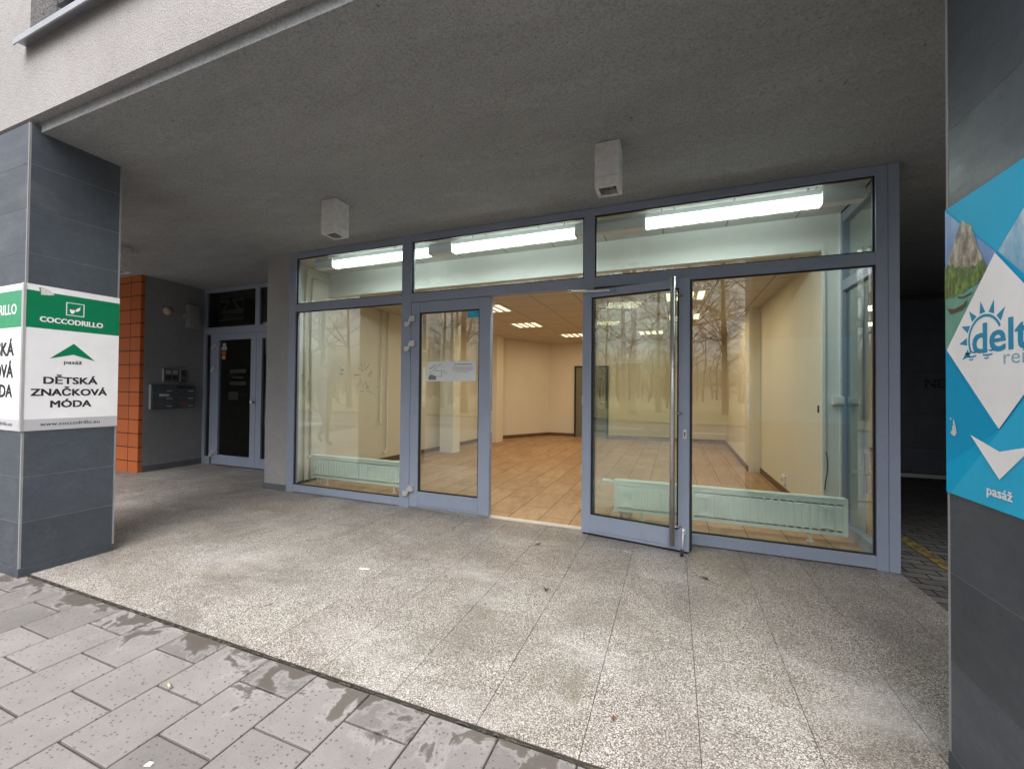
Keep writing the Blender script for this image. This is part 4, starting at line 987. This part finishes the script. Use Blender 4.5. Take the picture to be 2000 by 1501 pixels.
m = MB(); m.prism([(XWL, 5.06, 2.64), (XWL + .13, 5.06, 2.64), (XWL + .10, 5.06, 3.08), (XWL, 5.06, 3.08)], (0, .19, 0)); o = m.build('wall_lamp', 'greybox', None, (XWL, 5.15, 2.64), bevel=0.006); tag(o, 'grey boxy wall lamp high on the recess wall', 'wall lamp')
BX('mount', 'greybox', o, XWL, 5.01, 2.80, XWL + .07, 5.055, 2.90)
m = MB()
for i in range(6):
    pass
m.tube([(XWL + .001, 4.76, 2.90), (XWL + .02, 4.76, 2.90), (XWL + .045, 4.76, 2.90), (XWL + .06, 4.76, 2.90)], [.075, .075, .055, .02], 18)
o = m.build('ceiling_detector', 'ivory', None, (XWL, 4.76, 2.9)); o.name = 'motion_sensor'; ORG['motion_sensor'] = ORG['ceiling_detector']; tag(o, 'small ivory motion sensor beside the wall lamp', 'motion sensor')
BX('sensor_window', 'yellowlabel', o, XWL + .06, 4.735, 2.885, XWL + .066, 4.785, 2.91)

# ================================================================== SOFFIT LAMPS
def spot(xc, yc, label):
    zc = sof(yc)
    t = empty('soffit_lamp', (xc, yc, zc), label, 'ceiling lamp', 'square white spot lamps under the overhang')
    h = 0.098; z0 = zc - 0.36
    m = MB(); m.box(xc - h, yc - h, z0 + 0.085, xc + h, yc + h, zc - 0.001); m.build('body', 'lampwhite', t, bevel=0.003)
    m = MB()
    for b in ((-h, -h, h, -h + .03), (-h, h - .03, h, h), (-h, -h + .03, -h + .03, h - .03), (h - .03, -h + .03, h, h - .03)): m.box(xc + b[0], yc + b[1], z0, xc + b[2], yc + b[3], z0 + 0.082)
    m.build('lens_frame', 'lampwhite', t, bevel=0.002)
    m = MB(); m.box(xc - h + .031, yc - h + .031, z0 + 0.05, xc + h - .031, yc + h - .031, z0 + 0.06); m.build('lens', 'lampdark', t)
    m = MB(); n = 24
    for k in range(n):
        a, b = 2 * math.pi * k / n, 2 * math.pi * (k + 1) / n
        f = lambda r, q, z: (xc + r * math.cos(q), yc + r * math.sin(q), z)
        m.face([f(.066, a, z0 + .004), f(.066, b, z0 + .004), f(.050, b, z0 + .030), f(.050, a, z0 + .030)]); m.face([f(.05, a, z0 + .030), f(.05, b, z0 + .030), f(.012, b, z0 + .022), f(.012, a, z0 + .022)])
    m.build('reflector', 'glasslens', t)
    return t
spot(-0.503, 3.42, 'square white soffit lamp above the open door')
spot(-3.40, 3.42, 'square white soffit lamp above the left shop window')
spot(-7.40, 3.43, 'square soffit lamp half hidden behind the left pillar')

# ================================================================== GATE in the passage
gt_ = empty('garage_gate', (3.7, 9.5, 0), 'dark sectional garage gate at the end of the passage', 'gate')
zs = [0.10, 0.55, 1.15, 1.90, 2.65, 3.20]
for a, b in zip(zs, zs[1:]):
    m = MB(); m.box(1.85, 9.5, a + .004, 5.55, 9.54, b - .004)
    z = a + 0.1
    while z < b - 0.05: m.box(1.85, 9.494, z, 5.55, 9.4995, z + .012); z += 0.15
    m.build('gate_section', 'gate', gt_)
BX('seal_or_shade_strip', 'alu', gt_, 1.85, 9.49, 0.02, 5.55, 9.53, 0.085)
lettering('lettering', 'ink', [dict(s='NEPARKOVAT', at=(4.16, 9.497, 1.62), right=(1, 0, 0), cap=0.155, width=1.35, bold=0.04)], gt_)

# ================================================================== LITTER
def leafm(x, y, r, mat, label, seed, name='fallen_leaf', cat='leaf'):
    rr = random.Random(seed); m = MB(); n = 9; a0 = rr.uniform(0, 6); pts = []
    for k in range(n):
        a = 2 * math.pi * k / n; q = r * rr.uniform(.5, 1.0)
        pts.append((x + q * math.cos(a) * math.cos(a0) - .55 * q * math.sin(a) * math.sin(a0), y + q * math.cos(a) * math.sin(a0) + .55 * q * math.sin(a) * math.cos(a0), 0.004 + rr.uniform(0, .018)))
    c = (x, y, 0.012); low = [(p[0], p[1], p[2] - 0.002) for p in pts]
    for k in range(n): m.face([c, pts[k], pts[(k + 1) % n]])
    tag(m.build(name, mat, None, (x, y, 0)), label, cat)
leafm(-1.225, 3.855, 0.045, 'dryleaf', 'curled brown leaf on the granite before the doorway', 1)
leafm(0.24, 3.674, 0.04, 'darkleaf', 'dark withered leaf on the granite near the open door stop', 2)
leafm(-0.885, 3.007, 0.03, 'darkleaf', 'small dark leaf in the middle of the granite floor', 4)
leafm(-0.25, 1.95, 0.022, 'dryleaf', 'tiny reddish leaf on the granite near the pavement edge', 6)
m = MB(); m.prism([(-2.44, 2.765, 0.001), (-2.36, 2.785, 0.001), (-2.355, 2.805, 0.001), (-2.435, 2.787, 0.001)], (0, 0, 0.003)); tag(m.build('paper_scrap', 'scrap', None, (-2.4, 2.78, 0)), 'small white paper scrap on the granite floor', 'scrap')
m = MB(); m.tube([(-2.375, 1.338, 0.004), (-2.335, 1.322, 0.004)], 0.006, 8); tag(m.build('cigarette_end', 'ivory', None, (-2.35, 1.33, 0)), 'cigarette end lying in a pavement joint', 'cigarette end')
m = MB(); m.prism([(-1.955, 1.02, -.006), (-1.93, 1.03, -.006), (-1.935, 1.045, -.006), (-1.955, 1.04, -.006)], (0, 0, 0.004)); tag(m.build('paper_scrap', 'scrap', None, (-1.94, 1.03, 0)), 'tiny white scrap on the grey pavers at the bottom edge', 'scrap')

# ================================================================== ACROSS THE STREET (seen mirrored in the glass)
g = MB(); g.box(-90, -5.25, -0.14, 90, -5.0, -0.01); tag(g.build('kerb', 'kerb'), kind='structure')
g = MB(); g.box(-90, -13.0, -0.3, 90, -5.25, -0.13); tag(g.build('road', 'asphalt'), kind='structure')
g = MB(); g.box(-90, -13.25, -0.3, 90, -13.0, 0.0); tag(g.build('kerb', 'kerb'), kind='structure')
g = MB()
for i in range(-20, 20): g.box(i * 4.0, -9.2, -0.129, i * 4.0 + 2.2, -9.04, -0.126)
tag(g.build('road_marking', 'signwhite'), kind='structure')
g = MB(); g.face([(-160, -13.25, -0.02), (160, -13.25, -0.02), (160, -75, 0.4), (-160, -75, 0.4)]); tag(g.build('lawn', 'lawn'), kind='structure')
g = MB(); g.face([(-900, -75, -1.5), (900, -75, -1.5), (900, -900, -1.5), (-900, -900, -1.5)]); g.face([(-900, 12, -0.5), (900, 12, -0.5), (900, 900, -0.5), (-900, 900, -0.5)]); tag(g.build('far_ground', 'lawn'), kind='structure')
g = MB(); rr = random.Random(9); N = 60; ring = []
for i in range(N + 1):
    xx = -330 + 660 * i / N; ring.append((xx, 10 + 4 * math.sin(i * .35) + 2 * math.sin(i * .9 + 1) + rr.uniform(-.8, .8)))
for (a, ha), (b, hb) in zip(ring, ring[1:]):
    g.face([(a, -130, -1), (b, -130, -1), (b, -190, hb), (a, -190, ha)]); g.face([(a, -190, ha), (b, -190, hb), (b, -260, -1), (a, -260, -1)])
tag(g.build('hills', 'hill'), kind='structure')
g = MB(); g.box(-90, -5.0, -0.14, -14, 1.69, -0.02); g.box(7, -5.0, -0.14, 90, 1.69, -0.02); tag(g.build('far_pavement', 'kerb'), kind='structure')

def grow(mb_t, mb_c, rr, h, r, twig=1.0):
    def seg(mb, pts, rs, n): mb.tube(pts, rs, n, False)
    def branch(p, dv, L, r, depth):
        pts = [p]; rs = [r]; q = p.copy(); d_ = dv.copy(); ns = 4 if depth < 2 else 3
        for i in range(ns):
            d_ = (d_ + Vector((rr.gauss(0, .16), rr.gauss(0, .16), rr.gauss(0.05, .12)))).normalized()
            q = q + d_ * (L / ns); pts.append(q.copy()); rs.append(r * (1 - 0.75 * (i + 1) / ns))
        seg(mb_c, pts, rs, 6 if depth == 0 else (4 if depth == 1 else 3))
        if depth >= 3: return
        nb = {0: 7, 1: 6, 2: 3}[depth]
        for k in range(int(nb * twig)):
            t = rr.uniform(.25, 1.0); i = min(int(t * ns), ns - 1); base = pts[i].lerp(pts[i + 1], t * ns - i)
            sd_ = Vector((rr.gauss(0, 1), rr.gauss(0, 1), rr.gauss(0.15, .6))).normalized()
            nd = (d_ * .75 + sd_ * .8).normalized()
            branch(base, nd, L * rr.uniform(.38, .62), max(r * (1 - .7 * t) * .48, .007), depth + 1)
    tp = [Vector((0, 0, -.1))]; tr = [r * 1.35]; n = 8; q = Vector((0, 0, 0)); lean = Vector((rr.gauss(0, .03), rr.gauss(0, .03), 0))
    for i in range(n):
        q = q + Vector((rr.gauss(0, .05) + lean.x * h / n, rr.gauss(0, .05) + lean.y * h / n, h / n)); tp.append(q.copy()); tr.append(r * (1 - .8 * (i + 1) / n))
    mb_t.tube(tp, tr, 10, False)
    for k in range(20):
        t = rr.uniform(.10, 1.0); i = min(int(t * n), n - 1); base = tp[i + 1]
        a = rr.uniform(0, 2 * math.pi); nd = Vector((math.cos(a), math.sin(a), rr.uniform(.15, .9))).normalized()
        branch(base, nd, h * rr.uniform(.22, .42) * (1.15 - .6 * t), r * (1 - .75 * t) * .36, 0)
protos = []
for sdd, (h, r) in enumerate(((15, .20), (12, .15), (18, .25))):
    rr = random.Random(40 + sdd)
    t = empty('bare_tree', (0, 0, 0), 'bare winter tree across the street, mirrored in the shop windows', 'tree', 'bare trees across the street')
    a, b = MB(), MB(); grow(a, b, rr, h, r)
    a.build('trunk', 'barklight', t, recalc=False); b.build('crown', 'barklight', t, recalc=False); protos.append(t)
spots = [(-24, -17), (-17, -19.5), (-13, -15.5), (-9.5, -21), (-6, -16.5), (-2.5, -19), (0.5, -15.8), (3.2, -22), (6, -17), (10, -20), (14, -16.5), (-30, -20), (-20, -26), (-11, -27), (-4, -28), (4, -29), (12, -27), (-36, -24), (20, -20), (-15, -24), (-27, -28), (1, -33), (-7.5, -24), (7.5, -25), (-22, -30)]
for i, (xx, yy) in enumerate(spots):
    p = protos[i % 3]
    o = p if i < 3 else copy_thing(p, (0, 0, 0))
    o.location = Vector((xx, yy, 0)) * S; o.rotation_euler.z = i * 1.7; s_ = 0.85 + 0.3 * ((i * 37) % 10) / 10; o.scale = (s_, s_, s_)
# far-off wood
a = MB(); rr = random.Random(77)
for i in range(480):
    xx, yy = rr.uniform(-120, 110), rr.uniform(-74, -38); h = rr.uniform(5, 11); p = Vector((xx, yy, 0))
    a.tube([p, p + Vector((rr.gauss(0, .3), rr.gauss(0, .3), h * .55)), p + Vector((rr.gauss(0, .6), 0, h))], [.16, .09, .02], 4, False)
    for k in range(16):
        z = rr.uniform(.1, .95) * h; an = rr.uniform(0, 6.28); L = rr.uniform(1, 2.6)
        q = p + Vector((0, 0, z)); e = q + Vector((math.cos(an) * L, math.sin(an) * L, L * rr.uniform(.2, .9)))
        a.tube([q, (q + e) / 2 + Vector((0, 0, .15)), e], [.05, .035, .01], 3, False)
        for kk in range(3):
            f = q.lerp(e, rr.uniform(.3, 1)); e2_ = f + Vector((rr.gauss(0, .6), rr.gauss(0, .6), rr.uniform(.2, .9))); a.tube([f, e2_], [.022, .008], 3, False)
tag(a.build('woodland', 'barklight', recalc=False), 'brown leafless woodland far across the park, mirrored in the glass', 'woodland', kind='stuff')

# bollard by the kerb near the camera's right
m = MB(); bx_, by_ = 1.35, 0.50
m.tube([(bx_, by_, -.01), (bx_, by_, .86), (bx_, by_, .90), (bx_, by_, 1.0), (bx_, by_, 1.02)], [.045, .045, .055, .055, .03], 16); o = m.build('bollard', 'bollard', None, (bx_, by_, 0)); tag(o, 'slim dark metal bollard mirrored in the right window', 'bollard')
m = MB(); m.tube([(bx_, by_, -.008), (bx_, by_, .012)], .10, 16); m.build('base_plate', 'bollard', o)

# pedestrian on the pavement, mirrored in the left window (built in metres)
def person(x, y):
    P = [('pelvis', (0, 0, .98), .145), ('waist', (0, 0, 1.12), .140), ('chest', (.01, 0, 1.34), .165), ('neck0', (.01, 0, 1.50), .085), ('neck', (.02, 0, 1.56), .060), ('head0', (.035, 0, 1.64), .085), ('head', (.03, 0, 1.72), .100), ('top', (.02, 0, 1.79), .070),
         ('hipL', (0, .09, .93), .110), ('kneeL', (.20, .09, .54), .078), ('ankL', (.22, .09, .12), .052), ('toeL', (.40, .10, .045), .036), ('hipR', (0, -.09, .93), .110), ('kneeR', (-.04, -.09, .52), .078), ('ankR', (-.32, -.09, .16), .052), ('toeR', (-.20, -.10, .045), .036),
         ('shL', (0, .19, 1.43), .078), ('elL', (-.12, .25, 1.16), .055), ('wrL', (-.04, .25, .92), .038), ('haL', (.0, .25, .85), .034), ('shR', (0, -.19, 1.43), .078), ('elR', (.05, -.25, 1.15), .055), ('wrR', (.22, -.22, .99), .038), ('haR', (.28, -.21, .95), .034)]
    for sfx, base in (('L', Vector((.0, .25, .85))), ('R', Vector((.28, -.21, .95)))):
        dv = Vector((.25, 0, -1)).normalized() if sfx == 'L' else Vector((.85, 0, -.5)).normalized()
        for i in range(4):
            o1 = base + dv * .03 + Vector((0, (i - 1.5) * .019, 0)); L = (.05, .058, .054, .042)[i]
            P.append((f'f{sfx}{i}a', tuple(o1 + dv * .02), .0095)); P.append((f'f{sfx}{i}b', tuple(o1 + dv * (.02 + L) + Vector((.012, 0, .004))), .008))
        P.append((f't{sfx}a', tuple(base + Vector((.025, -.012 if sfx == 'L' else .012, -.01))), .011)); P.append((f't{sfx}b', tuple(base + dv * .05 + Vector((.03, -.012 if sfx == 'L' else .012, .0))), .009))
    idx = {n: i for i, (n, _, _) in enumerate(P)}
    E_ = [('pelvis', 'waist'), ('waist', 'chest'), ('chest', 'neck0'), ('neck0', 'neck'), ('neck', 'head0'), ('head0', 'head'), ('head', 'top')]
    for s in 'LR':
        E_ += [('pelvis', 'hip' + s), ('hip' + s, 'knee' + s), ('knee' + s, 'ank' + s), ('ank' + s, 'toe' + s), ('chest', 'sh' + s), ('sh' + s, 'el' + s), ('el' + s, 'wr' + s), ('wr' + s, 'ha' + s), ('ha' + s, f't{s}a'), (f't{s}a', f't{s}b')]
        for i in range(4): E_ += [('ha' + s, f'f{s}{i}a'), (f'f{s}{i}a', f'f{s}{i}b')]
    me = bpy.data.meshes.new('person'); me.from_pydata([p for _, p, _ in P], [(idx[a], idx[b]) for a, b in E_], [])
    ob = bpy.data.objects.new('person', me); COL.objects.link(ob)
    sk = ob.modifiers.new('skin', 'SKIN'); sk.use_smooth_shade = True
    for v, (n, _, r) in zip(me.skin_vertices[0].data, P): v.radius = (r, r * (.82 if n in ('chest', 'waist', 'pelvis') else 1)) if n not in ('chest', 'waist', 'pelvis') else (r * .8, r * 1.15); v.use_root = (n == 'pelvis')
    sb = ob.modifiers.new('sub', 'SUBSURF'); sb.levels = sb.render_levels = 2
    dg = bpy.context.evaluated_depsgraph_get(); dg.update()
    fin = bpy.data.meshes.new_from_object(ob.evaluated_get(dg)); ob.modifiers.clear(); ob.data = fin
    for mm in ('jacket', 'trousers', 'skin', 'shoe'): fin.materials.append(MT[mm])
    for p in fin.polygons:
        c = p.center; p.use_smooth = True
        p.material_index = 2 if (c.z > 1.535 or (c.z < .935 and abs(c.y) > .195) or (c.x > .235 and c.y < -.17 and c.z > .8)) else (3 if c.z < .11 else (1 if c.z < .90 else 0))
    ob.location = (x * S, y * S, -.005); ORG['person'] = Vector((x, y, 0)); ob.rotation_euler.z = R(8)
    tag(ob, 'person in dark jacket walking past, mirrored in the left window', 'person')
    def lump(name, mat, c, rad, n=14):
        bm = bmesh.new(); bmesh.ops.create_uvsphere(bm, u_segments=n, v_segments=n // 2 + 2, radius=1)
        for v in bm.verts: v.co = Vector((v.co.x * rad[0] + c[0], v.co.y * rad[1] + c[1], v.co.z * rad[2] + c[2]))
        for f in bm.faces: f.smooth = True
        q = bpy.data.meshes.new(name); bm.to_mesh(q); bm.free(); q.materials.append(MT[mat]); o = bpy.data.objects.new(name, q); COL.objects.link(o); o.parent = ob; return o
    lump('hair', 'hair', (.0, 0, 1.755), (.108, .095, .082))
    lump('nose', 'skin', (.128, 0, 1.685), (.02, .014, .022), 8)
    for s in (-1, 1): lump('eye', 'black', (.112, .035 * s, 1.71), (.008, .012, .008), 8); lump('ear', 'skin', (.02, .098 * s, 1.69), (.025, .012, .033), 8)
    lump('mouth', 'redlabel', (.112, 0, 1.645), (.008, .025, .006), 8)
person(-8.76, 0.4)
